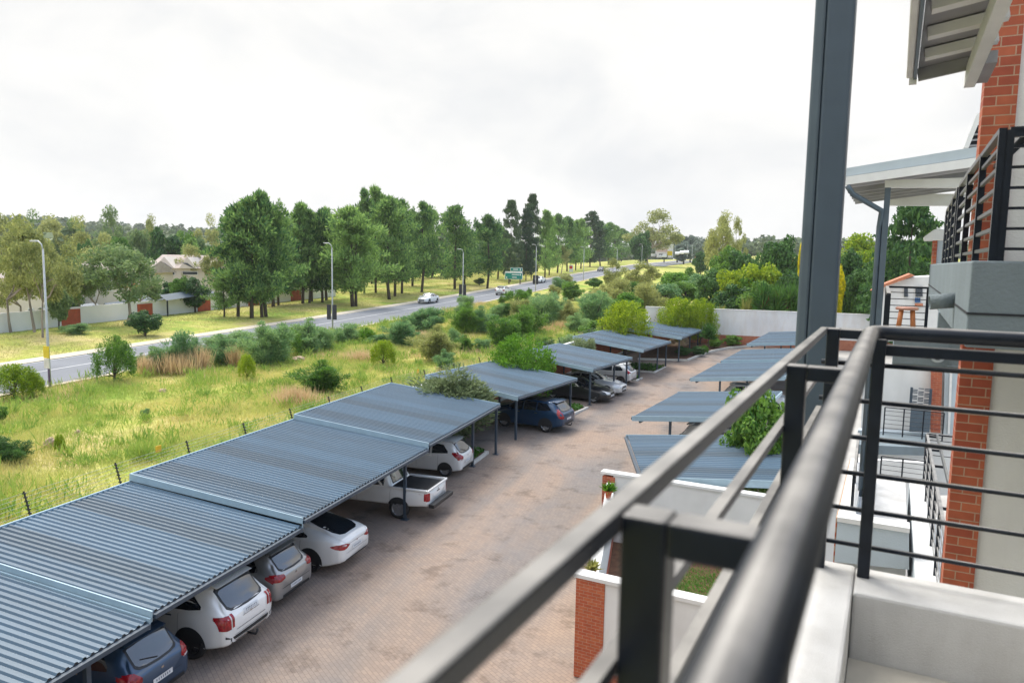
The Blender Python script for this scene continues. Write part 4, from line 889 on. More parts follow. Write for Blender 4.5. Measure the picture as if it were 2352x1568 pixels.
# ------------------------------------------------------------------ street lamps, signs, roadside wall
BX = mat('pole_poster_board', (.02, .022, .03), .6); 
lamp_pts = [(114, 872), (764, 757), (1063, 692), (1230, 668), (1340, 634), (1417, 606), (1474, 598)]
LY = [-39.0*ray(*q).y/ray(*q).x for q in lamp_pts]; LHT = [8.55, 8.75, 8.2, 8.9, 8.2, 7.6, 8.8]
def lamp(y, i, lab):
    x = -39.0; z = float(zr(y)); r_ = thing('street_lamp', lab, 'street lamp', (x, y, z), 'street lamps along the road')
    h = LHT[i]-.47
    MB().tube([(x, y, z-.2), (x, y, z+2.2), (x, y, z+h)], [.085, .08, .05], 10).build('pole', lamp_steel, r_, True)
    MB().tube([(x, y, z+h-.05), (x-.1, y, z+h+.27), (x-.3, y, z+h+.42), (x-.55, y, z+h+.46)], .04, 8).build('arm', lamp_steel, r_, True)
    MB().box((x-.62, y, z+h+.44), (.52, .24, .11)).build('lamp_head', lamp_steel, r_, False, .04)
    return r_
names = ['tall grey street lamp at the left, with yellow posters on its pole', 'grey street lamp with a black board in front of the big pines', 'grey street lamp with a black board left of the green road sign', 'grey street lamp with a black board, right of the green road sign', 'grey street lamp just right of the red dot sign', 'small distant street lamp before the big pale gum tree', 'farthest street lamp, beside the white building']
lamps = [lamp(y, i, names[i]) for i, y in enumerate(LY)]
def lboard(i, z0, z1, wd, m, nm, lab, cat, th=.05, dx=0):
    y = LY[i]; z = float(zr(y)); o = MB().box((-39.0+dx, y-.12, z+(z0+z1)/2), (wd, th, z1-z0)).build(nm, m); return tag(o, lab, cat)
for i, (z0, z1) in ((1, (1.3, 2.75)), (2, (1.5, 3.2)), (3, (1.4, 3.1))):
    for k, s_ in enumerate((-1, 1)):
        lboard(i, z0, z1, .44, BX, 'pole_board', f'black board on the {"left" if s_ < 0 else "right"} side of the {["", "second", "third", "fourth"][i]} street lamp pole', 'board', dx=.32*s_)
yp = mat('yellow_poster', (.75, .55, .02), .6); wp = mat('white_poster', (.70, .66, .55), .6); blp = mat('dark_poster', (.10, .06, .12), .6)
lboard(0, 1.75, 2.45, .42, yp, 'poster', 'bright yellow poster on the left street lamp pole', 'poster'); lboard(0, 1.15, 1.72, .38, wp, 'poster', 'pale poster under the yellow one on the left street lamp', 'poster'); lboard(0, .35, 1.12, .10, blp, 'poster', 'narrow dark poster strip low on the left street lamp pole', 'poster', dx=.12)
# green road sign
p = ground(*zC(630, 738)); yb = p.y; k = mpp(p)*.3
r_ = thing('road_sign', 'green road direction sign on dark posts under the pines', 'road sign', p, None)
def sgn(x0, x1, t0, t1, m, nm, dy, par):
    a = on_plane(*zC(x0, t1), 1, yb-dy); c = on_plane(*zC(x1, t0), 1, yb-dy); return MB().box((a+c)/2, (abs(c.x-a.x), .04, abs(c.z-a.z))).build(nm, m, par)
sgn(597, 735, 652, 700, sign_white, 'sign_border', 0, r_); b1 = sgn(601, 731, 655, 697, sign_green, 'sign_panel', .04, r_)
sgn(640, 735, 612, 640, sign_white, 'sign_border', 0, r_); b2 = sgn(643, 732, 615, 637, sign_green, 'sign_panel', .04, r_)
sgn(601, 732, 642, 649, sign_white, 'divider_strip', 0, r_)
for (x0, x1, t0, t1) in ((652, 712, 663, 668), (654, 690, 683, 688), (715, 722, 660, 672), (608, 616, 680, 692)): sgn(x0, x1, t0, t1, sign_white, 'sign_marks', .065, b1)
for (x0, x1, t0, t1) in ((662, 700, 622, 628), (714, 721, 619, 634)): sgn(x0, x1, t0, t1, sign_white, 'sign_marks', .065, b2)
for xx in (630, 715):
    a = on_plane(*zC(xx, 700), 1, yb+.03); MB().tube([(a.x, yb+.06, p.z-.4), (a.x, yb+.06, a.z+.3)], .14, 8).build('post', bark_m, r_)
# red dot sign
p = ground(*zC(1105, 652)); a = on_plane(*zC(1089, 644), 1, p.y); c = on_plane(*zC(1123, 592), 1, p.y)
r_ = thing('advert_sign', 'white roadside sign board with a big red dot', 'sign', p)
MB().box((a+c)/2, (c.x-a.x, .06, c.z-a.z)).build('board', sign_white, r_)
q = on_plane(*zC(1105, 609), 1, p.y-.06); MB().lathe([(0, 0), ((c.x-a.x)*.36, 0), ((c.x-a.x)*.36, .02), (0, .02)], q, (0, -1, 0), 28).build('red_dot', mat('red_sign_paint', (.60, .03, .02), .5), r_)
for xx in (a.x+.2, c.x-.2): MB().box((xx, p.y+.06, p.z+.5), (.12, .06, 2.2)).build('leg', lamp_steel, r_)
# verge wall with orange panels
wallpix = [zA(-120, 1125), zA(20, 1110), zA(460, 1060), zA(640, 1042), zA(960, 1018), zA(1250, 977), zA(1500, 945), zB(470, 905), zB(790, 870), zB(1100, 850)]
wpts = [ground(*q) for q in wallpix]
xw = sum(q.x for q in wpts[1:7])/6
WX = xw
wall_m = mat('grey_render_wall', (.76, .72, .70), .9, var=.08, scale=.3)
def wy(px): d = ray(px, 720); return WX*d.y/d.x
y0, y1 = wy(-60), wy(770)
mb = MB(); n = 24
for i in range(n):
    ya, yb_ = y0+(y1-y0)*i/n, y0+(y1-y0)*(i+1)/n
    za = tz(WX+.5, ya); mb.box((WX, (ya+yb_)/2, za+.75), (.25, yb_-ya, 2.1))
tag(mb.build('roadside_wall', wall_m), 'long pale grey wall with orange panels, beyond the road at the left', 'wall')
for k, (px0, px1, t0, lab) in enumerate(((zA(460, 0)[0], zA(605, 0)[0], 930, 'orange panel left of the twisted small tree'), (zA(1045, 0)[0], zA(1160, 0)[0], 888, 'orange panel partly behind the flat topped dark bush'), (zA(1507, 0)[0], zA(1605, 0)[0], 848, 'orange panel at the left edge of the big pines'), (zB(458, 0)[0], zB(540, 0)[0], 800, 'brownish panel behind the pine trunks'), (zB(785, 0)[0], zB(862, 0)[0], 772, 'reddish panel in the shade between pine trunks'))):
    ya, yb_ = wy(px0), wy(px1); zt = on_plane((px0+px1)/2, 431.2+t0*.3, 0, WX+.2).z; zb_ = tz(WX+.5, (ya+yb_)/2)-.2
    o = MB().box((WX+.16, (ya+yb_)/2, (zt+zb_)/2), (.08, abs(yb_-ya), zt-zb_)).build('wall_panel', orange_steel, None, False, .02)
    tag(o, 'rusty '+lab, 'wall panel', 'panels on the roadside wall')

# ------------------------------------------------------------------ houses beyond the road
house_w = mat('beige_render', (.60, .54, .48), .9, var=.06, scale=.4); house_roof = mat('pinkish_tile_roof', (.37, .31, .275), .85, var=.12, scale=2); win_m = mat('dark_window', (.05, .06, .075), .1)
def house(lab, D, x0, x1, ttop, teave, gables, zf_=zA, wins=(), depth=9, wm=None):
    """a house front facing the road, at forward distance D; pixel columns x0..x1, eaves row, ridge row"""
    wm = wm or house_w; A_ = zf_(x0, teave); B_ = zf_(x1, teave)
    def P_(px, py): d = ray(px, py); k_ = D/d.dot(fw); q = d*k_; return Vector((q.x, q.y, q.z+H))
    a = P_(*A_); b_ = P_(*B_); b_.z = a.z; ax = (b_-a).normalized(); ax.z = 0; ax.normalize(); dp = Vector((-ax.y, ax.x, 0)); 
    if dp.dot(fw) < 0: dp = -dp
    wdt = (b_-a).length; gz = tz((a.x+b_.x)/2, (a.y+b_.y)/2)-1; r_ = thing('house', lab, 'house', (a.x, a.y, gz))
    zt = P_(*zf_((x0+x1)/2, ttop)).z
    MB().prism([Vector((a.x, a.y, gz)), Vector((b_.x, b_.y, gz)), Vector((b_.x, b_.y, a.z)), Vector((a.x, a.y, a.z))], dp*depth).build('wall', wm, r_)
    e0 = a-ax*.4-dp*.5; rf = MB(); ridge = dp*(depth/2+.5)+Vector((0, 0, zt-a.z)); L_ = ax*(wdt+.8); up = Vector((0, 0, .02))
    rf.prism([e0+up, e0+up+ridge, e0+up+dp*(depth+1)], L_); rf.build('roof', house_roof, r_)
    for (g0, g1, gt) in gables:
        p0 = P_(*zf_(g0, teave)); p1 = P_(*zf_(g1, teave)); pt = P_(*zf_((g0+g1)/2, gt)); o_ = -dp*.7
        q0 = Vector((p0.x, p0.y, a.z)); q1 = Vector((p1.x, p1.y, a.z)); ap = (q0+q1)/2; ap.z = pt.z
        MB().prism([q0+o_, q1+o_, ap+o_], dp*4).build('gable', wm, r_)
        MB().prism([q0+(ap-q0)*.35+o_-dp*.06+Vector((0, 0, .25)), q1+(ap-q1)*.18+o_-dp*.06+Vector((0, 0, -.35)), ap+o_-dp*.06-Vector((0, 0, .9))], dp*.05).build('window', win_m, r_)
    for (wx0, wx1, wt0, wt1) in wins:
        p0 = P_(*zf_(wx0, wt1)); p1 = P_(*zf_(wx1, wt0)); cc = (p0+p1)/2; w_ = (Vector((p1.x, p1.y, 0))-Vector((p0.x, p0.y, 0))).length
        d0 = (cc-a).dot(dp); cc = cc-dp*(d0+.04); fr = MB().box(cc, (w_+.2, .1, abs(p1.z-p0.z)+.2), ax, dp).build('window', white_paint, r_); MB().box(cc-dp*.06, (w_, .06, abs(p1.z-p0.z)), ax, dp).build('pane', win_m, fr)
    return r_
house('beige house with two pointed gables behind the roadside wall', 112, 1160, 1600, 515, 612, [(1200, 1350, 528), (1385, 1520, 530)], wins=[(1205, 1235, 645, 675), (1275, 1335, 645, 665), (1400, 1510, 645, 662)])
house('long beige house half hidden by the gum trees', 100, 560, 1090, 555, 648, [], wins=[(785, 850, 640, 785)])
house('pinkish roofed house at the left edge behind the gum trees', 95, -100, 470, 590, 690, [], wins=[(40, 90, 795, 850), (205, 235, 930, 975)])
# shade roofs of the parking court
for i, (x, yv, w_) in enumerate(((1000, 860, 110), (1090, 845, 110), (1160, 862, 110), (1220, 838, 110), (1330, 835, 120), (1440, 832, 110), (800, 900, 90), (310, 930, 110), (500, 925, 120))):
    c = zA(x, yv); d = ray(*c); k_ = (84+4*(i % 3))/d.dot(fw); q = d*k_; q = Vector((q.x, q.y, q.z+H)); wd = w_*.3*mpp(q)
    r_ = thing('shade_canopy', f'small peaked dark shade canopy behind the roadside wall, {ORD[i]} of the group' if i < 6 else ['dark peaked canopy behind the wall, left of the long beige house window', 'dark sloping canopy behind the wall by the left street lamp', 'dark canopy between the left lamp and the first orange panel'][i-6], 'canopy', q, 'shade canopies of the parking court')
    MB().prism([q+Vector((-wd*.6, 0, -.35)), q+Vector((0, 0, .25)), q+Vector((wd*.6, 0, -.35)), q+Vector((0, 0, .12))], (0, 4.5, .3)).build('canopy_roof', steel_m, r_)
    g0 = tz(q.x, q.y)-.2
    for dx in (-.5, .5): MB().box((q.x+dx*wd, q.y+.3, (g0+q.z-.25)/2), (.12, .12, q.z-.25-g0)).build('post', dark_m, r_)
q = on_plane(*zA(1008, 755), 0, WX-9); r_ = thing('parasol', 'orange parasol behind the roadside wall', 'parasol', q)
MB().lathe([(0, .45), (1.1, .1), (1.3, -.1), (1.05, .02), (0, .38)], q, (0, 0, 1), 8).build('canopy', mat('orange_canvas', (.62, .10, .015), .8), r_); MB().tube([(q.x, q.y, tz(q.x, q.y)-.2), q], .04).build('pole', lamp_steel, r_)

# far end of the road: white building, yellow sign, red hoarding, parked cars, poles
def far_box(zf_, x0, x1, t0, t1, D, m, nm, lab, cat, depth=8, **kw):
    def P_(px, py): d = ray(px, py); k_ = D/d.dot(fw); q = d*k_; return Vector((q.x, q.y, q.z+H))
    a = P_(*zf_(x0, t1)); b_ = P_(*zf_(x1, t0)); c = (a+b_)/2; c.y += depth/2
    return c, abs(b_.x-a.x), abs(b_.z-a.z)
c, w_, h_ = far_box(zD, 528, 676, 490, 640, 330, None, '', '', '', 14)
r_ = thing('commercial_building', 'white blocky building far down the road', 'building', (c.x, c.y, c.z-h_/2)); MB().box(c, (w_, 14, h_)).build('wall', mat('far_white_wall', (.62, .58, .56), .9), r_)
MB().box((c.x, c.y, c.z+h_/2+.3), (w_+.8, 14.8, .6)).build('roof', house_roof, r_)
MB().box((c.x-w_*.05, c.y-7.05, c.z-h_*.05), (w_*.7, .1, h_*.22)).build('window_band', mat('pink_glass', (.55, .38, .34), .4), r_); MB().box((c.x, c.y-7.05, c.z+h_*.3), (w_*.8, .1, h_*.2)).build('window_band', mat('grey_window', (.42, .42, .45), .4), r_); MB().box((c.x-w_*.1, c.y-7.05, c.z-h_*.36), (w_*.3, .1, h_*.16)).build('door', win_m, r_)
def small(zf_, x0, x1, t0, t1, D, m, nm, lab, cat, depth, group=None):
    c, w_, h_ = far_box(zf_, x0, x1, t0, t1, D, m, nm, lab, cat, depth); r_ = thing(nm, lab, cat, (c.x, c.y, c.z-h_/2), group)
    MB().box(c, (w_, depth, h_)).build('panel', m, r_, False, .05)
    for s_ in (-.35, .35): MB().box((c.x+w_*s_, c.y, c.z-h_/2-.6), (.15, .15, 1.4)).build('leg', lamp_steel, r_)
    return c, w_, h_
small(zD, 640, 690, 582, 622, 300, yp, 'billboard', 'yellow square sign in front of the white building', 'sign', .3)
small(zD, 895, 938, 632, 668, 215, mat('red_hoarding', (.55, .06, .05), .7), 'hoarding', 'red hoarding at the right edge of the far road', 'hoarding', .3)
small(zD, 730, 775, 560, 600, 360, sign_white, 'billboard', 'pale sign right of the yellow sign, far down the road', 'sign', .3)
lowp = [(500, 640), (560, 650), (600, 645), (715, 622), (760, 615), (800, 612)]
for i, (x, yv) in enumerate(lowp):
    d = ray(*zD(x, yv)); k_ = (300-6*i)/d.dot(fw); q = d*k_; q = Vector((q.x, q.y, q.z+H))
    r_ = thing('parked_car', f'tiny {"pale" if i % 2 else "white"} car parked by the far white building, {ORD[i]} from the left', 'car', q, 'far parked cars')
    MB().prism([q+Vector((0, -2.1, .25)), q+Vector((0, 2.1, .25)), q+Vector((0, 2.1, .85)), q+Vector((0, 1.2, .95)), q+Vector((0, .6, 1.45)), q+Vector((0, -1.3, 1.45)), q+Vector((0, -2.0, .95))], (1.7, 0, 0)).build('body', p_white if i % 2 == 0 else p_lsilver, r_, False, .1)
    MB().prism([q+Vector((-.02, 1.0, .97)), q+Vector((-.02, .5, 1.38)), q+Vector((-.02, -1.2, 1.38)), q+Vector((-.02, -1.5, .97))], (1.74, 0, 0)).build('side_window', glass_m, r_)
    for yy_ in (-1.3, 1.3): MB().lathe([(0, 0), (.32, 0), (.32, 1.8), (0, 1.8)], q+Vector((-.05, yy_, .32)), (1, 0, 0), 14).build('wheel', rubber, r_)
for i, (x, t0, t1) in enumerate(((712, 480, 605), (828, 515, 610), (870, 520, 610))):
    p0 = zD(x, t1); d = ray(*p0); k_ = 340/d.dot(fw); q = d*k_; d2 = ray(*zD(x, t0)); k2 = 340/d2.dot(fw)
    tag(MB().tube([(q.x, q.y, q.z+H-1), (q.x, q.y, d2.z*k2+H)], [.16, .1], 8).build('utility_pole', lamp_steel), ['pale utility pole just right of the far white building', 'thin utility pole in front of the hazy far trees', 'rightmost pale utility pole at the end of the road'][i], 'pole', 'poles at the end of the road')

# ------------------------------------------------------------------ trees beyond the road
PG = 'pines on the roadside verge'
pines = [(zB, 280, 990, 690, 190), (zB, 385, 985, 165, 330), (zB, 490, 1000, 110, 400), (zB, 570, 992, 62, 330), (zB, 602, 988, 78, 360), (zB, 655, 912, 215, 340), (zB, 695, 900, 240, 240), (zB, 880, 885, 145, 300), (zB, 930, 880, 190, 260), (zB, 952, 872, 215, 220), (zB, 1032, 878, 195, 260), (zB, 1062, 862, 180, 280), (zB, 1265, 912, 168, 400), (zB, 1288, 908, 215, 300), (zB, 1352, 812, 38, 190), (zB, 1440, 805, 18, 230), (zB, 1545, 855, 95, 330), (zB, 1585, 835, 120, 280), (zB, 1640, 812, 120, 240), (zB, 1720, 756, 210, 220), (zB, 1790, 800, 130, 270),
  (zC, 40, 690, 195, 200), (zC, 215, 778, 160, 270), (zC, 290, 740, 310, 200), (zC, 463, 772, 225, 240), (zC, 545, 700, 300, 170), (zC, 905, 688, 190, 150), (zC, 938, 672, 250, 130), (zC, 1000, 652, 215, 170), (zC, 1075, 640, 240, 160), (zC, 1140, 632, 260, 130), (zC, 1180, 620, 250, 130), (zC, 1330, 600, 270, 150), (zC, 1390, 585, 280, 150), (zC, 1440, 575, 300, 130), (zC, 1490, 565, 320, 130), (zC, 1560, 550, 350, 120)]
pines.sort(key=lambda q: q[0](q[1], q[2])[0])
for i, (z_, bx, by, tp, w_) in enumerate(pines):
    ht_word = 'short' if (by-tp) < 310 else ('very tall' if by-tp > 780 else 'tall'); wd = 'broad' if w_ > 290 else ('slender' if w_ < 180 else 'bushy')
    o = grow('pine_tree', 'pine', i % 4, z_, bx, by, tp, w_, f'{ht_word} {wd} dark green pine on the roadside verge, {ORD[i]} trunk from the left', group=PG)
rgp = np.random.default_rng(12)
for i in range(26):
    y = 108+i*6.0+rgp.uniform(-2, 2); x = -78-rgp.uniform(0, 16); p_ = Vector((x, y, tz(x, y))); hh = rgp.uniform(10, 15)
    plant('pine_tree', 'pine', i % 4, p_, hh*rgp.uniform(.55, .75), hh, f'pine in the second row behind the roadside pines, {ORD[i]} from the left', 'tree', 'second row of pines behind the verge')
CG = 'columnar conifers by the road sign'
for i, (bx, by, tp, w_, lab) in enumerate(((640, 720, 95, 170, 'tall narrow conifer directly above the green road sign'), (760, 712, 150, 150, 'conifer between the two tallest narrow conifers'), (800, 700, 48, 150, 'tallest narrow conifer, right of the green road sign'), (1250, 605, 180, 200, 'pointed conifer behind the street lamp right of the red dot sign'))):
    grow('conifer_tree', 'cypress', i % 2, zC, bx, by, tp, w_, lab, group=CG)
grow('shrub', 'dark', 0, zC, 403, 748, 682, 80, 'round dark bush on the verge left of the green road sign', 'shrub')
grow('brown_tree', 'gum', 1, zC, 1030, 655, 430, 150, 'brownish leafed tree behind the red dot sign')
GG = 'gum trees by the roadside wall'
for i, (bx, by, tp, w_, lab, lmn) in enumerate(((85, 1110, 225, 420, 'olive gum tree at the far left edge with a dark trunk', 'gum'), (268, 1106, 240, 380, 'pale trunked gum tree left of the tall left street lamp', 'gum'), (328, 1148, 205, 420, 'gum tree with a burnt trunk just at the left street lamp', 'gum'), (632, 1030, 470, 250, 'small twisted green tree beside the first orange panel', 'gumgreen'), (975, 1046, 405, 600, 'wide airy gum tree with a leaning trunk in front of the wall', 'gumgreen'))):
    grow('gum_tree', 'gum', i, zA, bx, by, tp, w_, lab, group=GG, lm=lmn)
grow('small_tree', 'dark', 1, zA, 1112, 1138, 900, 240, 'small flat topped dark green tree on the far verge')
grow('shrub', 'wattle', 0, zA, 585, 1118, 1030, 190, 'greyish bush at the foot of the first orange panel', 'shrub')
# woodland behind the houses, the nearest trees one by one
bgt = [('dark', 510, 720, 160, 92, 'dark', 'dark shrub behind the wall right of the left lamp'), ('dark', 1210, 680, 220, 100, 'dark', 'rounded dark tree in front of the gabled house'), ('dark', 1370, 640, 160, 97, 'broad', 'green tree in front of the gabled house, left of the pines'), ('dark', 1480, 655, 200, 97, 'dark', 'dark tree under the right gable of the house'),
  ('dark', 1290, 225, 270, 150, 'dark', 'tall dark green tree above the gabled house'), ('cypress', 1200, 300, 130, 150, 'dark', 'dark pointed tree left of the tall dark tree'), ('broad', 1420, 250, 170, 155, 'broad', 'mid green tree right of the tall dark tree above the gables'), ('broad', 910, 290, 170, 160, 'broad', 'bright green tree beneath the tallest gum of the skyline'), ('dark', 655, 330, 150, 150, 'dark', 'dark bluish tree in the middle of the left woodland'),
  ('gum', 900, 130, 230, 200, 'gumgreen', 'tallest airy gum on the left skyline'), ('gum', 1150, 190, 170, 190, 'gum', 'olive gum on the skyline right of the tallest one'), ('gum', 1570, 190, 200, 185, 'gum', 'round pale olive gum on the skyline left of the big pines'), ('gum', 1500, 425, 240, 125, 'gum', 'low olive tree crown over the gabled house roof'), ('gum', 1640, 415, 180, 120, 'gum', 'olive crown squeezed between the gabled house and the pines'),
  ('gum', 760, 210, 300, 170, 'gum', 'broad olive gum in the left woodland, left of the bright green tree'), ('gum', 560, 210, 260, 180, 'gumgreen', 'grey green gum at the middle of the left skyline'), ('gum', 400, 190, 300, 185, 'gum', 'olive gum on the skyline above the left lamp head'), ('gum', 230, 160, 260, 190, 'gumgreen', 'grey green gum on the skyline left of the lamp head'), ('gum', 60, 190, 280, 180, 'gum', 'olive gum on the skyline at the left edge'), ('broad', 1060, 230, 160, 175, 'gumgreen', 'pale green tree between the bright green tree and the dark pointed tree'), ('broad', 330, 330, 200, 140, 'gum', 'olive green tree behind the left lamp arm'), ('broad', 1500, 300, 180, 160, 'gumgreen', 'grey green tree behind the right gable'), ('gum', 700, 440, 260, 120, 'gum', 'brownish olive crown above the long beige house'), ('gum', 480, 470, 330, 88, 'gum', 'olive gum crown hiding the house behind the left lamp pole'), ('gum', 120, 520, 340, 86, 'gum', 'olive gum crown hiding the house at the left edge'), ('gum', 720, 560, 240, 88, 'gumgreen', 'grey green crown hiding the end of the long beige house'), ('broad', 420, 690, 170, 82, 'gumgreen', 'green bush showing over the wall beside the left lamp pole'), ('gum', 1080, 560, 220, 92, 'gumgreen', 'airy crown left of the gabled house')]
for i, (kd, cx, tp, w_, D, lmn, lab) in enumerate(bgt):
    grow_far('woodland_tree', kd, i % 3, zA, cx, tp, w_, D, lab, group='trees behind the roadside houses', lm=lmn)
# far trees around the end of the road
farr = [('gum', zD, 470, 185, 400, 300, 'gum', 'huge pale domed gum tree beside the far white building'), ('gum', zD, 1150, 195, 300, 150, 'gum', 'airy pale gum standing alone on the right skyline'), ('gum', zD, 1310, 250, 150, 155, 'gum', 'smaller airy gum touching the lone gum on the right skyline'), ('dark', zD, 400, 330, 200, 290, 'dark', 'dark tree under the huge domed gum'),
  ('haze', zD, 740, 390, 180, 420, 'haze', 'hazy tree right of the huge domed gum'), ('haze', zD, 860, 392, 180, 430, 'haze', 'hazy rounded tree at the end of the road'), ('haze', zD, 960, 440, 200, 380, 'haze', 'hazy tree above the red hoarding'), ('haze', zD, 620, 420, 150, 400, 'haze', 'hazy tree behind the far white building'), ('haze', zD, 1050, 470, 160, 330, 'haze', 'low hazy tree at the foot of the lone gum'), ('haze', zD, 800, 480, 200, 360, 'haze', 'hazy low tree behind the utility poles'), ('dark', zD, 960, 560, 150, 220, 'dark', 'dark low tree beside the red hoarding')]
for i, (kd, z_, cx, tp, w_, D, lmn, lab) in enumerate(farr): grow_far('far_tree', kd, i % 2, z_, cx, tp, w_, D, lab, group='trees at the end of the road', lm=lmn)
# trees at the right, beyond the end wall
rt = [('dark', zD, 1180, 470, 260, 105, 'broad', 'flat topped dark green tree on the right, below the lone gum'), ('dark', zD, 1370, 455, 300, 100, 'dark', 'wide dark green tree left of the yellow blossom'), ('dark', zD, 1690, 330, 300, 95, 'dark', 'tall dark tree just left of the big grey column'), ('broad', zD, 1500, 600, 330, 84, 'lime', 'sunlit lime green domed tree above the end wall'), ('broad', zD, 1290, 655, 280, 85, 'lime', 'lime green bush left of the domed lime tree'), ('broad', zD, 1400, 740, 260, 83, 'bright', 'bright green bush below the domed lime tree'), ('dark', zD, 1100, 690, 270, 88, 'dark', 'dark rounded bush at the left end of the end wall'), ('dark', zD, 1330, 800, 330, 82, 'dark', 'deep shaded bush right behind the end wall'), ('broad', zD, 1540, 800, 300, 80, 'broad', 'green bush behind the strap leaved plants'), ('dark', zD, 1760, 700, 280, 82, 'dark', 'dark bush behind the strap leaved plants, by the column'),
  ('yellow', zD, 1885, 345, 45, 88, 'yellow', 'yellow blossom tree top showing left of the column'),
  ('broad', lambda x, y: (1842.4+x*.2, 439+y*.2), 640, 390, 420, 130, 'lime', 'pale green tree between the column and the patio post'), ('dark', lambda x, y: (1842.4+x*.2, 439+y*.2), 560, 560, 300, 88, 'dark', 'dark glossy tree right of the yellow blossoms'), ('dark', lambda x, y: (1842.4+x*.2, 439+y*.2), 760, 600, 320, 86, 'dark', 'dark tree left of the patio post'), ('yellow', lambda x, y: (1842.4+x*.2, 439+y*.2), 450, 740, 110, 80, 'yellow', 'bright yellow flowering shrub just right of the column'), ('cypress', lambda x, y: (1842.4+x*.2, 439+y*.2), 1250, 155, 620, 75, 'dark', 'tall dark conifer right of the patio post'), ('dark', lambda x, y: (1842.4+x*.2, 439+y*.2), 1090, 420, 420, 80, 'dark', 'dark tree left of the tall conifer, behind the tiled house'), ('broad', lambda x, y: (1842.4+x*.2, 439+y*.2), 1450, 220, 340, 90, 'broad', 'mid green tree behind the neighbour balcony rail'), ('broad', lambda x, y: (1842.4+x*.2, 439+y*.2), 860, 560, 200, 110, 'lime', 'yellowish green tree beside the patio post')]
for i, (kd, z_, cx, tp, w_, D, lmn, lab) in enumerate(rt): grow_far('garden_tree', kd, i % 3, z_, cx, tp, w_, D, lab, group='trees beyond the end wall', lm=lmn)
for i, (x, tp, w_, lab, kd) in enumerate(((1170, 1055, 110, 'short pale spiky plant peeping over the left of the end wall', 'swordpale'), (1400, 965, 130, 'pale spiky plant on a stem behind the end wall', 'swordpale'), (1560, 780, 230, 'left strap leaved palm plant with a dry skirt', 'sword'), (1670, 800, 230, 'middle strap leaved palm plant with a dry skirt', 'sword'), (1800, 780, 230, 'right strap leaved palm plant beside the column', 'sword'))):
    o = grow_far('spiky_plant', kd, 0, zD, x, tp, w_, 77.5+.3*i, lab, 'plant', 'spiky plants behind the end wall')
    if kd == 'sword':
        loc = o.location; rg = np.random.default_rng(i); n = 160; hh = rg.uniform(2.9, 5.0, n)
        v, f, tt = blades(np.stack([rg.normal(size=n)*.14, rg.normal(size=n)*.14, hh], -1), 1.2, .10, np.array([0, 0, -1.]), rg, .22)
        v = v/np.array([o.scale[0], o.scale[1], o.scale[2]]); link_mesh('dry_skirt', np_mesh('dry_skirt', v, f, LM['skirt'], tt), o)

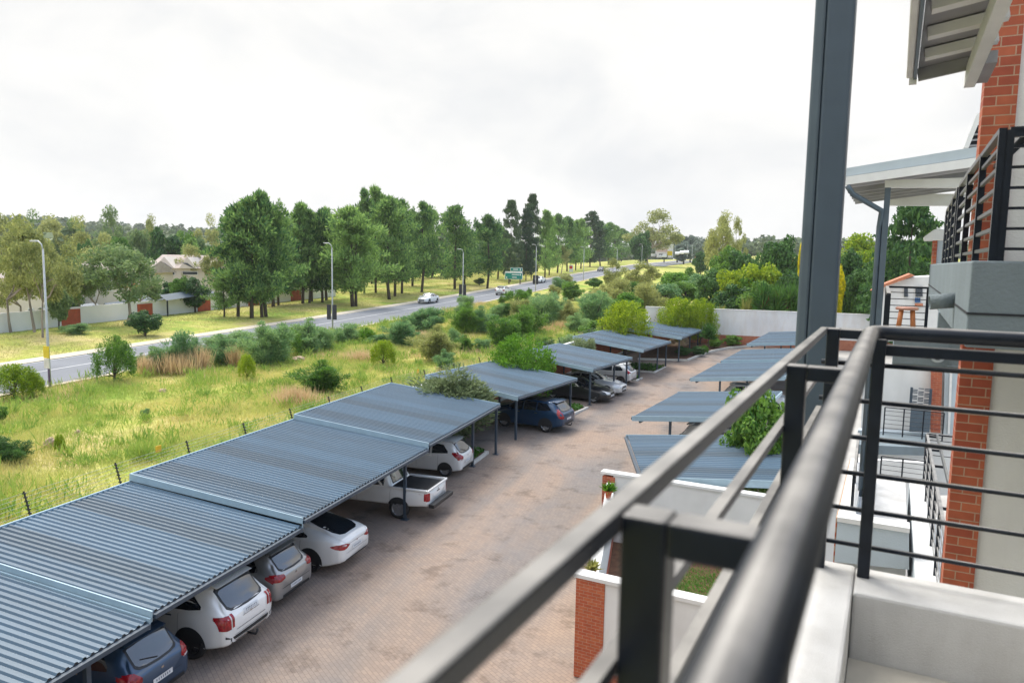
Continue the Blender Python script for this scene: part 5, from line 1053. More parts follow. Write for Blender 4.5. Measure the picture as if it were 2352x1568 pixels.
# ------------------------------------------------------------------ shrubs of the open field
FG = 'shrubs in the open field'
fld = [('wattle', zB, 330, 1250, 1085, 330, 'wattle', 'grey green feathery shrub left of the big roadside clump'), ('wattle', zB, 580, 1370, 1040, 260, 'wattle', 'tall feathery shrub in the middle of the roadside clump'), ('wattle', zB, 690, 1350, 1020, 330, 'wattle', 'dense blue green shrub forming the centre of the roadside clump'), ('bright', zB, 770, 1300, 1060, 170, 'broad', 'brighter green shoot in the roadside clump'), ('wattle', zB, 930, 1270, 1010, 290, 'wattle', 'blue green shrub left of the second street lamp foot'), ('wattle', zB, 1040, 1255, 1060, 170, 'wattle', 'small feathery shrub just left of the second lamp'), ('wattle', zB, 1205, 1190, 1030, 210, 'wattle', 'rounded feathery shrub right of the second street lamp'), ('bright', zB, 1365, 1195, 1065, 110, 'bright', 'small vivid green bush right of the second street lamp'), ('wattle', zB, 1650, 1205, 1005, 230, 'wattle', 'fountain shaped feathery shrub in the field centre'), ('wattle', zB, 1820, 1110, 905, 250, 'wattle', 'feathery shrub just below the white car on the road'),
  ('wattle', zB, 1040, 1560, 1330, 340, 'broad', 'low spreading dark green bush among dry orange grass'), ('lime', zB, 1495, 1368, 1155, 150, 'lime', 'upright yellow green bush in the middle of the field'), ('wattle', zB, 1470, 1200, 1110, 190, 'wattle', 'low grey bush behind the upright yellow green bush'),
  ('bright', zA, 875, 1490, 1120, 230, 'broad', 'layered bright green bush standing at the road edge'), ('bright', zA, 110, 1620, 1340, 300, 'lime', 'bright green bush at the left edge of the field'), ('bright', zA, 255, 1610, 1400, 130, 'lime', 'slim arching shoot beside the left edge bush'), ('wattle', zA, 1090, 1395, 1270, 130, 'wattle', 'small dark grey bush right of the layered bright bush'), ('wattle', zA, 1230, 1420, 1190, 210, 'wattle', 'grey green shrub among the orange grass, left one'), ('wattle', zA, 1440, 1400, 1070, 260, 'wattle', 'tall grey green shrub rising over the far kerb'), ('wattle', zA, 1700, 1360, 1130, 260, 'wattle', 'blue green shrub right of the tall grey green one'), ('lime', zA, 1890, 1480, 1265, 100, 'lime', 'thin yellow green sapling in the field'),
  ('wattle', zE, 40, 985, 770, 260, 'dark', 'low dark green bush at the left picture edge'), ('broad', zE, 10, 700, 560, 90, 'broad', 'small green bush at the left edge above the dark one'), ('lime', zE, 425, 915, 770, 55, 'lime', 'tiny upright green plant in the grass near the left'), ('wattle', zE, 1028, 645, 590, 55, 'wattle', 'tiny green weed in the middle of the grass'),
  ('wattle', zF, 90, 430, 215, 220, 'wattle', 'feathery grey shrub left of the dark thicket'), ('wattle', zF, 240, 320, 120, 240, 'wattle', 'feathery shrub beside the road, above the dark thicket'), ('wattle', zF, 530, 195, 85, 110, 'wattle', 'small shrub at the foot of the third street lamp'), ('wattle', zF, 670, 330, 130, 190, 'wattle', 'blue green round shrub left of the big thicket'), ('wattle', zF, 860, 450, 180, 300, 'broad', 'big dark green bush behind the bright carport tree'), ('wattle', zF, 960, 380, 140, 230, 'broad', 'tall light green shrub joined to the big dark bush'), ('bright', zF, 955, 105, -10, 170, 'bright', 'vivid green bush beside the near lane white car'), ('wattle', zF, 1170, 270, 20, 260, 'wattle', 'broad feathery shrub in the right of the field'), ('wattle', zF, 1260, 240, 0, 200, 'wattle', 'feathery shrub behind the broad one at the right of the field'), ('wattle', zF, 1400, 330, 180, 170, 'wattle', 'low feathery shrub in front of the tall bluish one'), ('wattle', zF, 1530, 300, -10, 280, 'wattle', 'tall bluish feathery tree left of the yellow green carport bush'), ('wattle', zF, 480, 450, 280, 110, 'wattle', 'small pale feathery shrub in the field middle'), ('wattle', zF, 560, 470, 350, 130, 'broad', 'low dark green shrub left of the bright carport tree'), ('wattle', zF, 680, 470, 360, 150, 'wattle', 'low grey shrub beside the bright carport tree'), ('wattle', zF, 1330, 460, 330, 120, 'wattle', 'small shrub beyond the boundary wall by the third carport group')]
for i, (kd, z_, bx, by, tp, w_, lmn, lab) in enumerate(fld): grow('field_shrub', kd, i % 3, z_, bx, by, tp, w_, lab, 'shrub', FG, lm=lmn)
scr = [('gum', zD, 200, 640, 170, 128, 'gum', 'olive brown tree at the end of the field, beside the far road'), ('gum', zD, 430, 660, 260, 118, 'gum', 'large olive brown scrub tree in the field corner'), ('broad', zD, 330, 830, 200, 105, 'broad', 'green scrub bush below the olive brown tree'), ('wattle', zD, 150, 800, 240, 100, 'gum', 'brownish scrub bush left of the olive brown tree'), ('broad', zD, 720, 730, 220, 130, 'bright', 'fresh green scrub below the far road'), ('broad', zD, 860, 700, 120, 140, 'broad', 'small pointed green tree by the red hoarding'), ('broad', zD, 640, 840, 240, 105, 'wattle', 'blue green scrub bush right of the olive brown tree'), ('broad', zD, 830, 820, 240, 110, 'broad', 'green scrub bush left of the dark rounded bush'), ('broad', zD, 930, 760, 200, 120, 'wattle', 'grey green scrub at the foot of the red hoarding'), ('wattle', zD, 480, 850, 260, 98, 'gum', 'olive scrub bush behind the yellow green carport bushes'), ('wattle', zD, 40, 960, 200, 88, 'wattle', 'blue green scrub left of the yellow green carport bush'), ('broad', zD, 280, 930, 220, 92, 'bright', 'green scrub directly behind the yellow green carport bush')]
for i, (kd, z_, cx, tp, w_, D, lmn, lab) in enumerate(scr): grow_far('scrub_tree', kd, i % 3, z_, cx, tp, w_, D, lab, 'shrub', 'scrub at the far end of the field', lm=lmn)
# trees planted between the carports
KG = 'bushes planted between the carports'
def kplant(kd, i, x, y, top_px, z_, w_, lab, lmn=None, gz=0):
    p = Vector((x, y, gz+.05)); tp = z_(*top_px); ht = height_to(p, tp[0], tp[1]); return plant('carport_bush', kd, i, p, w_*.3*mpp(p), ht, lab, 'shrub', KG, lm=lmn)
kplant('olive', 0, -14.0, 33.9, (385, 560), zF, 840, 'wide olive grey bush between the stepped carport and the next one')
kplant('bright', 0, -13.3, 43.6, (1040, 310), zF, 540, 'vivid green leafy bush between the two middle carports', 'bright', .2)
kplant('pale', 0, -11.6, 53.4, (1555, 345), zF, 280, 'pale round variegated bush behind the silver hatchback', None, .4)
kplant('lime', 1, -10.0, 63.2, (670, 70), zH, 440, 'rounded yellow green bush before the farthest left carport', 'lime', .9)
kplant('lime', 2, -6.6, 72.4, (1050, 40), zH, 330, 'yellow green bush behind the farthest left carport', 'lime', 1.3)
kplant('lime', 0, -4.4, 72.8, (1220, 50), zH, 280, 'second yellow green bush, touching the white end wall', 'lime', 1.35)
# garden bed at the end of the drive
r_ = thing('garden_bed', 'curved garden bed with a boulder at the end of the driveway', 'garden bed', (-5, 69, 1.0))
bp_ = [(-9.0, 63.5), (-4.9, 64.2), (-4.0, 67.2), (-3.1, 69.6), (-1.6, 72.0), (.6, 73.9), (-9.0, 73.9)]
MB().prism([Vector((x, y, float(gdrive(y))-.05)) for x, y in bp_], (0, 0, .14)).build('soil', soil_m, r_)
kb = MB()
for (xa, ya), (xb, yb_) in zip(bp_[:5], bp_[1:6]): kb.bar((xa, ya, float(gdrive(ya))+.08), (xb, yb_, float(gdrive(yb_))+.08), .14, .16)
kb.build('kerb', kerb_m, r_)
p = on_z(*zH(1005, 440), -8.1); ico = bmesh.new(); bmesh.ops.create_icosphere(ico, subdivisions=4, radius=1)
for v in ico.verts:
    q = v.co; f_ = 1+.12*math.sin(q.x*4+1)+.09*math.sin(q.y*6+q.z*5)+.05*math.sin(q.z*13+q.x*9); v.co = q*f_
for fa in ico.faces: fa.smooth = True
me = bpy.data.meshes.new('boulder'); ico.to_mesh(me); ico.free(); me.materials.append(rock_m); o = link_mesh('boulder', me); o.location = (p.x, p.y+.6, 1.0); o.scale = (1.25, 1.0, 1.15); o.rotation_euler = (0, .2, .4)
tag(o, 'large smooth sandstone boulder in the end garden bed', 'boulder')
kplant('sword', 0, -3.45, 69.2, (1235, 215), zH, 150, 'slender spiky tree with a thin pale trunk in the end garden bed', None, 1.15)
for i, (x, y, kd, w_, h_, lab) in enumerate(((-4.2, 67.0, 'dark', 1.6, 1.0, 'dark green bush beside the boulder'), (-5.4, 66.2, 'dark', 1.8, 1.1, 'dark low bush under the farthest carport edge'), (-3.0, 71.2, 'broad', 1.7, 1.2, 'green hedge bush against the brick base, left half'), (-1.4, 72.9, 'broad', 2.0, 1.3, 'green hedge bush against the brick base, right half'), (-3.8, 68.3, 'bright', .9, .8, 'small green shrub between boulder and spiky tree'))):
    plant('bed_shrub', kd, i % 3, Vector((x, y, float(gdrive(y)))), w_, h_, lab, 'shrub', 'shrubs in the end garden bed', lm=kd)
plant('courtyard_tree', 'broad', 1, W(-4.0, 27.3, -9.2), 3.2, 5.5, 'dense dark green tree growing through the right carports', 'tree', lm='broad')
# rocks in the grass
for i, (z_, x, y, s_) in enumerate(((zB, 848, 1325, .55), (zE, 1155, 480, .28), (zE, 680, 455, .18), (zE, 905, 425, .18), (zE, 1318, 652, .10), (zE, 345, 865, .42), (zE, 545, 775, .2))):
    p = ground(*z_(x, y)); o = link_mesh('rock', me); o.location = (p.x, p.y, p.z+s_*.15); o.scale = (s_, s_*.8, s_*.42); o.rotation_euler = (.2*i, .1, i)
    tag(o, ['pinkish rock in front of the roadside shrub clump', 'grey rock in the middle of the grass', 'leftmost small stone near the lamp foot', 'small stone left of the grey rock', 'tiny stone in the grass above the carport roof', 'flat pale rock near the left picture edge', 'small pale stone right of the flat rock'][i], 'rock', 'rocks in the field')

# ------------------------------------------------------------------ grass
def grass(name, n, xr, yr, lo, hi, wid, m, seed, dens=None, keep=None, lean=.35):
    rg = np.random.default_rng(seed)
    x = rg.uniform(*xr, n); y = yr[0]+(yr[1]-yr[0])*rg.uniform(0, 1, n)**1.35
    kp = np.ones(n, bool)
    if dens is not None: kp &= rg.uniform(0, 1, n) < dens(x, y)
    if keep is not None: kp &= keep(x, y)
    x, y = x[kp], y[kp]; n = len(x); z = terrain(x, y); c = np.stack([x, y, z-.02], -1)
    pat = .5+.5*np.sin(x*.55+1.3*np.sin(y*.31))*np.cos(y*.47+np.sin(x*.7)); hgt = lo+(hi-lo)*pat*rg.uniform(.5, 1.1, n)
    d = np.stack([rg.normal(size=n)*lean, rg.normal(size=n)*lean, np.ones(n)], -1); d /= np.linalg.norm(d, axis=1)[:, None]
    s_ = np.stack([rg.normal(size=n), rg.normal(size=n), np.zeros(n)], -1); s_ /= np.linalg.norm(s_, axis=1)[:, None]; ww = wid*(1+y/60)[:, None]*.5
    v = np.stack([c-s_*ww, c+s_*ww, c+d*hgt[:, None]+s_*ww*.15], 1).reshape(-1, 3); f = np.arange(3*n).reshape(n, 3)
    tt = np.repeat(np.clip(.5+rg.normal(0, .2, n)-.25*(pat-.5), 0, 1), 3)
    return tag(link_mesh(name, np_mesh(name, v, f, m, tt)), kind='stuff')
weed_m = leaf_mat('field_weeds', (.10, .24, .035), (.36, .46, .09), .35, .7, .5, .8)
fkeep = lambda x, y: (x < bwall_x(y)-.2) & (x > ROAD_R+.45)
gr_m = leaf_mat('grass_blades', (.17, .36, .03), (.62, .56, .20), .4, .8, .22, 1.3)
dry_m = leaf_mat('dry_grass_plumes', (.54, .38, .19), (.78, .60, .37), .4, .8)
def nz2(x, y): return .5+.5*np.sin(x*.33+2*np.sin(y*.17))*np.sin(y*.29+1.7*np.cos(x*.21)+1)
o = grass('field_grass', 330000, (-39, -16), (4, 112), .10, .50, .022, gr_m, 3, keep=fkeep)
o['label'] = 'yellow green uncut grass of the open field'
o = grass('dry_tall_grass', 60000, (-39, -16), (6, 105), .35, .95, .02, dry_m, 5, dens=lambda x, y: np.clip((nz2(x, y)-.72)*4, 0, 1)+.6*np.exp(-((x-bwall_x(y)+1.4)/.9)**2), keep=fkeep, lean=.2)
o['label'] = 'tall dry straw grass in patches and along the boundary wall'
rg = np.random.default_rng(41); wp_ = []
for i in range(1500):
    y = 5+95*rg.uniform()**1.2; x = rg.uniform(-39, -16)
    if not fkeep(x, y): continue
    n = int(rg.integers(18, 60)); sp_ = rg.uniform(.12, .5); hh = rg.uniform(.2, .75)
    c = np.stack([x+rg.normal(size=n)*sp_, y+rg.normal(size=n)*sp_, np.zeros(n)], -1); c[:, 2] = terrain(c[:, 0], c[:, 1])+rg.uniform(0, .35, n)*hh; wp_.append(blades(c, hh, .05, np.array([0, 0, 1.]), rg, .5))
v, f, tt = cat_parts(wp_); o = tag(link_mesh('field_weeds', np_mesh('field_weeds', v, f, weed_m, tt)), 'scattered leafy weeds growing through the field grass', kind='stuff')
o = grass('verge_grass', 130000, (-74, -49.8), (16, 210), .05, .22, .03, leaf_mat('verge_blades', (.34, .37, .10), (.60, .52, .23), .3, .8), 9)
o['label'] = 'short dry grass of the verge across the road'
# plumes of orange grass standing by the bushes
for i, (z_, x, y, sx, n, hg) in enumerate(((zA, 1130, 1440, 60, 700, 1.5), (zA, 1340, 1430, 160, 1500, 1.6), (zA, 1520, 1400, 90, 1200, 1.8), (zA, 1790, 1380, 40, 500, 1.8), (zG, 300, 480, 170, 1500, 1.1), (zB, 1330, 1330, 100, 800, 1.0), (zF, 1160, 330, 100, 700, 1.1), (zF, 1290, 300, 80, 700, 1.1), (zF, 560, 260, 100, 600, 1.0), (zF, 250, 380, 100, 500, 1.0))):
    p = ground(*z_(x, y)); rg = np.random.default_rng(50+i); sp_ = sx*.3*mpp(p)*.5
    cc = np.stack([p.x+rg.normal(size=n)*sp_, p.y+rg.normal(size=n)*sp_*.7, np.zeros(n)], -1); cc[:, 2] = terrain(cc[:, 0], cc[:, 1]); cc = cc[(cc[:, 0] < bwall_x(cc[:, 1])-.25) & (cc[:, 0] > ROAD_R+.4)]
    cc = cc[:int(len(cc)*.45)]; v, f, tt = blades(cc, hg*.9, .03, np.array([0, 0, 1.]), rg, .22); o = link_mesh('plume_grass', np_mesh('plume_grass', v, f, dry_m, tt))
    tag(o, ['orange grass plumes beside the layered bright bush', 'orange grass plumes in front of the left grey green shrub', 'thickest orange plumes in front of the tall roadside shrubs', 'single tall orange plume left of the yellow sapling', 'dry orange grass clump above the long carport roofs', 'straw clump left of the upright yellow green bush', 'straw clump left of the broad feathery shrub', 'straw clump under the broad feathery shrub', 'straw clump left of the big dark bush', 'straw clump near the feathery grey shrub'][i], 'grass clump', 'tall dry grass clumps')
# far wooded ridge: one mass
rg = np.random.default_rng(77); parts = []
for i in range(1300):
    a = rg.uniform(-.95, .55); D = rg.uniform(170, 950)
    if a > -.28 and D < 430: D += 380
    x, y = D*math.sin(a), D*math.cos(a)
    if -60 < x < -28 and y < 900: continue
    if x > -75 and (x < -18 or D < 150): continue
    hh = rg.uniform(6, 13); ww_ = rg.uniform(5, 11); z0 = tz(x, y); n = 90
    pts, dd = blob_pts((x, y, z0+hh*.55), (ww_*.5, ww_*.5, hh*.5), n, rg, .55); parts.append(leaves(pts, 1.5+.0012*D, 1.3, rg, out=dd, up=.3))
v, f, tt = cat_parts(parts); o = link_mesh('far_woodland', np_mesh('far_woodland', v, f, leaf_mat('leaf_far_wood', (.06, .10, .055), (.20, .25, .11), .25), tt)); tag(o, 'far wooded ridge along the left horizon', kind='stuff')

# ------------------------------------------------------------------ apartment building on the right
def zoomf(x0, y0, k): return lambda x, y: ((x0+x*k)*.784, (y0+y*k)*.784)
q6 = zoomf(1600, 1350, 900/2171); q7 = zoomf(2300, 1350, 700/1689); q8 = zoomf(2300, 850, 700/1829); q10 = zoomf(2300, 300, 700/1689)
qa = zoomf(2440, 1080, 460/1803); qb = zoomf(2420, 1380, 380/1702); qc = zoomf(2550, 750, 450/2352); qe = zoomf(2650, 340, 350/1193); qf = zoomf(2550, 0, 450/2016)
def PV(p, v):
    d = ray(*p); k_ = v/d.dot(AV); q = d*k_; return Vector((q.x, q.y, q.z+H))
def slab(pts, v, depth, m, nm, par=None, bevel=0): return MB().prism([PV(p, v) for p in pts], AV*depth).build(nm, m, par, False, bevel)
def ubox(u0, u1, v0, v1, z0, z1, m, nm, par=None, bevel=0):
    return MB().box(W((u0+u1)/2, (v0+v1)/2, (z0+z1)/2), (u1-u0, v1-v0, z1-z0), BV, AV).build(nm, m, par, False, bevel)
ZT = -.24
# our balcony
r_ = thing('balcony', 'grey plastered balcony parapet in the right foreground, under the black railing', 'balcony', W(.5, 0, -1.75))
ubox(-.30, -.065, -2.6, 3.17, -1.75, -1.19, parapet_m, 'front_parapet', r_, .012); ubox(-.063, 2.4, 2.9, 3.168, -1.75, -1.192, parapet_m, 'end_parapet', r_, .012)
ubox(-.062, 2.4, -2.6, 2.898, -1.75, -1.445, mat('balcony_floor_tile', (.46, .43, .37), .7, var=.08, scale=6), 'floor', r_)
r_ = thing('balcony_railing', 'black tubular balcony railing with a round handrail in the right foreground', 'railing', W(-.2, 1.5, -1.19))
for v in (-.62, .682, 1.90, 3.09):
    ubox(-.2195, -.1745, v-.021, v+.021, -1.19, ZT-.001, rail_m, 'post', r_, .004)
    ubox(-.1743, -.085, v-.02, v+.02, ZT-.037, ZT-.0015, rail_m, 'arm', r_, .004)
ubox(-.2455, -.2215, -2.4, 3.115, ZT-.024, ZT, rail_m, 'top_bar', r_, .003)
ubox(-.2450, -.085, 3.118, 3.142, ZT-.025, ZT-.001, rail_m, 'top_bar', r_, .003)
bars = MB()
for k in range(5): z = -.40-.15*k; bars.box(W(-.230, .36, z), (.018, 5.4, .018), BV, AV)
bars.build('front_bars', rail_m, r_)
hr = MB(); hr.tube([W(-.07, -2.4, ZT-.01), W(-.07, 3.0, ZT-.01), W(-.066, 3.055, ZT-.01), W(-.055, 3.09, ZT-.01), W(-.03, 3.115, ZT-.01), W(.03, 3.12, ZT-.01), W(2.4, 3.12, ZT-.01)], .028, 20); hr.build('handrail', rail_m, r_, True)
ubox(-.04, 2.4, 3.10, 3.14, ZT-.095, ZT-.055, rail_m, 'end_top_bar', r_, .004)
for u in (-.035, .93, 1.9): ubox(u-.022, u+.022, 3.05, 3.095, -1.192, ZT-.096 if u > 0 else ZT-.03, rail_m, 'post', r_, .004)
rods = MB()
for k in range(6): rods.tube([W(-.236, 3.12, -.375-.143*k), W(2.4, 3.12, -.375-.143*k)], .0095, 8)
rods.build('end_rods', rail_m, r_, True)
# column and roof of our balcony
r_ = thing('steel_column', 'thick blue grey steel column rising through the picture on the right', 'column', W(-.32, 4.2, -9.2))
ubox(-.392, -.262, 4.15, 4.28, -9.2, 2.22, mat('column_blue_grey', (.050, .075, .108), .42, var=.06, scale=6, bump=.05, bscale=120), 'column_shaft', r_, .012)
ubox(-.450, -.394, 4.16, 4.24, -9.2, 2.22, steel_m, 'downpipe', r_, .014)
r_ = thing('balcony_roof', 'open rafter roof frame over the foreground balcony', 'roof', W(.5, 1, 2.2)); ubox(-.75, -.68, -2.6, 4.6, 2.22, 2.36, steel_m, 'front_beam', r_); [ubox(-.68, 2.4, v, v+.06, 2.24, 2.34, white_paint, 'rafter', r_) for v in (-2.2, -.9, .4, 1.7, 3.0, 4.2)]
r_ = thing('apartment_block', 'white apartment wall with a red brick pier, at the right picture edge', 'building', W(2.4, 3, -9.2))
ubox(2.4, 2.65, -2.6, 6.9, -9.2, 3.2, white_wall, 'wall', r_); ubox(.735, 5.5, 6.93, 7.18, -9.2, 3.2, white_wall, 'party_wall', r_)
ubox(.515, .735, 6.90, 7.13, -9.2, 2.3, red_brick_b, 'brick_pier', r_); ubox(-1.3, 2.4, -2.85, -2.62, -9.2, 2.2, grey_plaster, 'unseen_side_wall', r_); ubox(2.36, 2.398, -2.3, 2.6, -1.44, .75, glass_m, 'unseen_glass_door', r_)  # unseen: side wall widened and dark, glass door added, so the railing reflects dark
ubox(.74, 3.2, 6.3, 6.93, -3.0, -2.86, white_wall, 'ledge', r_)
# eave over the neighbour balcony
r_ = thing('eave_roof', 'sheet roof eave with white gutter seen from below at the top right corner', 'roof', W(.6, 5.5, 1.5))
sl = .16
def er_(u, z): return z+sl*u
MB().prism([W(.05, 4.0, 1.48), W(.50, 4.0, er_(.45, 1.48)), W(.50, 6.52, er_(.45, 1.48)), W(.05, 6.52, 1.48)], (0, 0, .02)).build('roof_sheet', soffit_m, r_)
for v in (4.35, 4.9, 5.45, 5.98):
    MB().bar(W(.08, v, 1.445), W(.50, v, er_(.42, 1.445)), .10, .06).build('purlin', white_paint, r_)
    MB().bar(W(.08, v+.085, 1.46), W(.50, v+.085, er_(.42, 1.46)), .03, .03).build('purlin', soffit_m, r_)
ubox(-.025, .022, 4.0, 6.50, 1.41, 1.53, white_paint, 'gutter', r_, .01); ubox(.023, .045, 4.0, 6.52, 1.40, 1.51, steel_m, 'fascia', r_); ubox(-.005, .047, 6.505, 6.54, 1.37, 1.49, white_paint, 'end_cap', r_)
MB().bar(W(.05, 6.50, 1.43), W(.50, 6.50, er_(.45, 1.43)), .03, .09).build('barge_board', soffit_m, r_)
ubox(.36, .43, 4.0, 6.6, 1.33, 1.46, white_paint, 'beam', r_); ubox(.44, .51, 6.0, 6.62, 1.36, 1.44, soffit_m, 'cross_beam', r_)
# neighbour balcony box
r_ = thing('neighbour_balcony', 'blue grey plastered balcony box with a drain spout, on the right', 'balcony', W(1, 6, -.5))
MB().prism([W(.385, 5.0, -.46), W(2.4, 5.0, -.46), W(2.4, 6.88, -.46), W(.78, 6.88, -.46), W(.78, 12.9, -.46), W(.455, 12.9, -.46)], (0, 0, .50)).build('box', grey_plaster, r_, False, .012)
gr = MB(); gr.bar(W(.383, 4.997, -.262), W(2.4, 4.997, -.262), .008, .012); gr.bar(W(.384, 5.0, -.262), W(.454, 12.88, -.262), .008, .012); gr.build('drip_groove', dark_m, r_)
sp0 = W(.395, 6.3, -.24); MB().lathe([(.045, -.02), (.055, -.02), (.055, .16), (.045, .16), (.045, -.02)], sp0, -BV-AV*.1-Vector((0, 0, .12)), 20).build('drain_spout', grey_plaster, r_, True)
def rail_run(label, uv, z_top, z_base, nposts, nbars, group=None, arm=None, name='balcony_railing', bar_r=.008):
    """railing along a plan polyline; arm: plan offset of the inner handrail"""
    r_ = thing(name, label, 'railing', W(uv[0][0], uv[0][1], z_base), group); pts = [Vector((u, v, 0)) for u, v in uv]
    seg = [(pts[i+1]-pts[i]).length for i in range(len(pts)-1)]; tot = sum(seg)
    def along(q):
        s_ = q*tot
        for i, l_ in enumerate(seg):
            if s_ <= l_+1e-6: p = pts[i]+(pts[i+1]-pts[i])*(s_/l_); return p
            s_ -= l_
        return pts[-1]
    for i in range(nposts):
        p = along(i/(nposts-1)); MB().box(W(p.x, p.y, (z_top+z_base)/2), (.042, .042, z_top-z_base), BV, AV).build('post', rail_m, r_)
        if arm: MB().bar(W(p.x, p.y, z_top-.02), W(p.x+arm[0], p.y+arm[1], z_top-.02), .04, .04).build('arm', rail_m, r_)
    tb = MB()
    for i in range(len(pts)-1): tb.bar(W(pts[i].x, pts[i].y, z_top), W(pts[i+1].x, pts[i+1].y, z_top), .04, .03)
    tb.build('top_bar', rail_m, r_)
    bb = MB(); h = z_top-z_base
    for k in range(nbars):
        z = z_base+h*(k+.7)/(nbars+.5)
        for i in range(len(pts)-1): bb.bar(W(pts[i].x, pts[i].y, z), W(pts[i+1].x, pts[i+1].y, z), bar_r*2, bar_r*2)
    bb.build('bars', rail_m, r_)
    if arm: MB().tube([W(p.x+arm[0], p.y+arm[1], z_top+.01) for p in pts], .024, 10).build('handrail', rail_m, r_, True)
    return r_
rail_run('black railing with light edged bars on the blue grey neighbour balcony', [(.487, 5.06), (.49, 7.2), (.50, 8.25)], .77, .03, 4, 6, 'balcony railings', arm=(.15, 0), bar_r=.011)
rail_run('farther black railing continuing behind the neighbour balcony rail', [(.505, 8.6), (.58, 11.9), (.62, 12.85)], .77, .03, 5, 6, 'balcony railings', arm=(.15, 0))
rail_run('black railing across the near face of the neighbour balcony', [(.52, 5.06), (2.3, 5.06)], .77, .03, 3, 6, 'balcony railings')
# farther patio roof with its post
r_ = thing('patio_roof', 'pale blue edged patio roof on a slim post, left of the brick pier', 'roof', W(0, 13, 1.2))
vv_ = 13.0
slab([q10(435, 465), q10(1500, 290), q10(1500, 366), q10(425, 525)], vv_, 3.4, pale_plaster, 'roof_sheet', r_)
slab([q10(423, 527), q10(1500, 368), q10(1500, 432), q10(418, 585)], vv_-.06, .05, white_paint, 'barge_board', r_)
slab([q10(440, 540), q10(1500, 380), q10(1500, 410), q10(440, 570)], vv_+.02, 3.4, soffit_m, 'soffit', r_)
slab([q10(705, 550), q10(1500, 525), q10(1500, 600), q10(705, 602)], vv_+.25, .12, white_paint, 'front_beam', r_)
for k in range(5):
    v = vv_+.6+.6*k; a = PV(q10(430, 575), vv_); b_ = PV(q10(1500, 420), vv_); MB().bar(a+AV*(v-vv_)-Vector((0, 0, .06)), b_+AV*(v-vv_)-Vector((0, 0, .06)), .06, .08).build('purlin', soffit_m, r_)
a = PV(q10(720, 690), 16.2); b_ = PV(q10(1500, 690), 16.2); MB().bar(a, b_, .1, .22).build('back_beam', white_paint, r_)
pt = PV(q10(728, 600), vv_+.3); pb = PV(qb(476, 365), vv_+.3); MB().box((pt+Vector((pt.x, pt.y, pb.z)))/2, (.085, .085, pt.z-pb.z), BV, AV).build('post', steel_m, r_)
MB().box(Vector((pt.x, pt.y, pb.z+.09)), (.11, .11, .18), BV, AV).build('post_base', dark_m, r_)
g0 = PV(q10(440, 590), vv_-.05); g1 = PV(q10(480, 650), vv_); g2 = PV(q10(680, 765), vv_+.2); g3 = pt-BV*.085+Vector((0, 0, -.72)); g4 = Vector((g3.x, g3.y, pb.z+.05)); MB().tube([g0, (g0+g1)/2, g1, g2, g3+Vector((0, 0, .1)), g3-Vector((0, 0, .1)), g4], .042, 10).build('downpipe', steel_m, r_, True)
# farther gable edge above the patio roof
r_ = thing('gable_roof', 'white edged gable roof tip behind the brick pier, above the patio roof', 'roof', PV(qe(700, 200), 18))
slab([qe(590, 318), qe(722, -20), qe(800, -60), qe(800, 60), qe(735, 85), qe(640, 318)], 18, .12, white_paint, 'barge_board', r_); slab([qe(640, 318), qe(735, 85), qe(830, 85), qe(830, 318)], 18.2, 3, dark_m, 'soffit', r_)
for k in range(3): slab([qe(640, 180+55*k), qe(830, 165+55*k), qe(830, 182+55*k), qe(640, 197+55*k)], 18.14, .05, soffit_m, 'purlin', r_)
# terrace with stool
r_ = thing('terrace', 'blue grey terrace slab with a round drain hole, below the foreground handrail', 'terrace', W(.3, 9, -1))
ubox(.03, .51, 8.3, 8.45, -.96, -.69, grey_plaster, 'parapet', r_); ubox(.03, .78, 8.46, 13.0, -1.03, -.975, grey_plaster, 'floor', r_); ubox(.40, .80, 8.31, 8.46, -.955, -.44, grey_plaster, 'side_panel', r_)
hp = PV(q8(1165, 498), 8.29); MB().lathe([(.038, .0), (.062, .0), (.062, -.10), (.038, -.10)], hp, AV, 20).build('drain_pipe', pale_plaster, r_, True); MB().lathe([(0, .004), (.038, .004), (.038, .02)], hp, AV, 20).build('drain_hole', dark_m, r_)
gr = MB(); gr.bar(W(.03, 8.297, -.86), W(.51, 8.297, -.88), .006, .012); gr.build('drip_groove', dark_m, r_)
rail_run('thin barred black railing round the terrace with the stool', [(-.05, 9.2), (-.10, 12.6), (.02, 12.62), (.45, 12.62)], -.31, -.95, 6, 6, 'balcony railings', bar_r=.006)
c = W(.18, 12.0, 0); r_ = thing('wooden_stool', 'orange wooden stool on the terrace behind the railing', 'stool', (c.x, c.y, H-.97))
MB().lathe([(0, -.57), (.135, -.575), (.15, -.59), (.145, -.615), (0, -.62)], c, (0, 0, 1), 20).build('seat', mat('stool_seat', (.45, .22, .16), .5), r_)
for du, dv in ((-.07, -.07), (.07, -.07), (-.07, .07), (.07, .07)): MB().tube([c+BV*du+AV*dv+Vector((0, 0, -.61)), c+BV*du*1.45+AV*dv*1.45+Vector((0, 0, -.97))], [.032, .036], 10).build('leg', wood_m, r_, True)
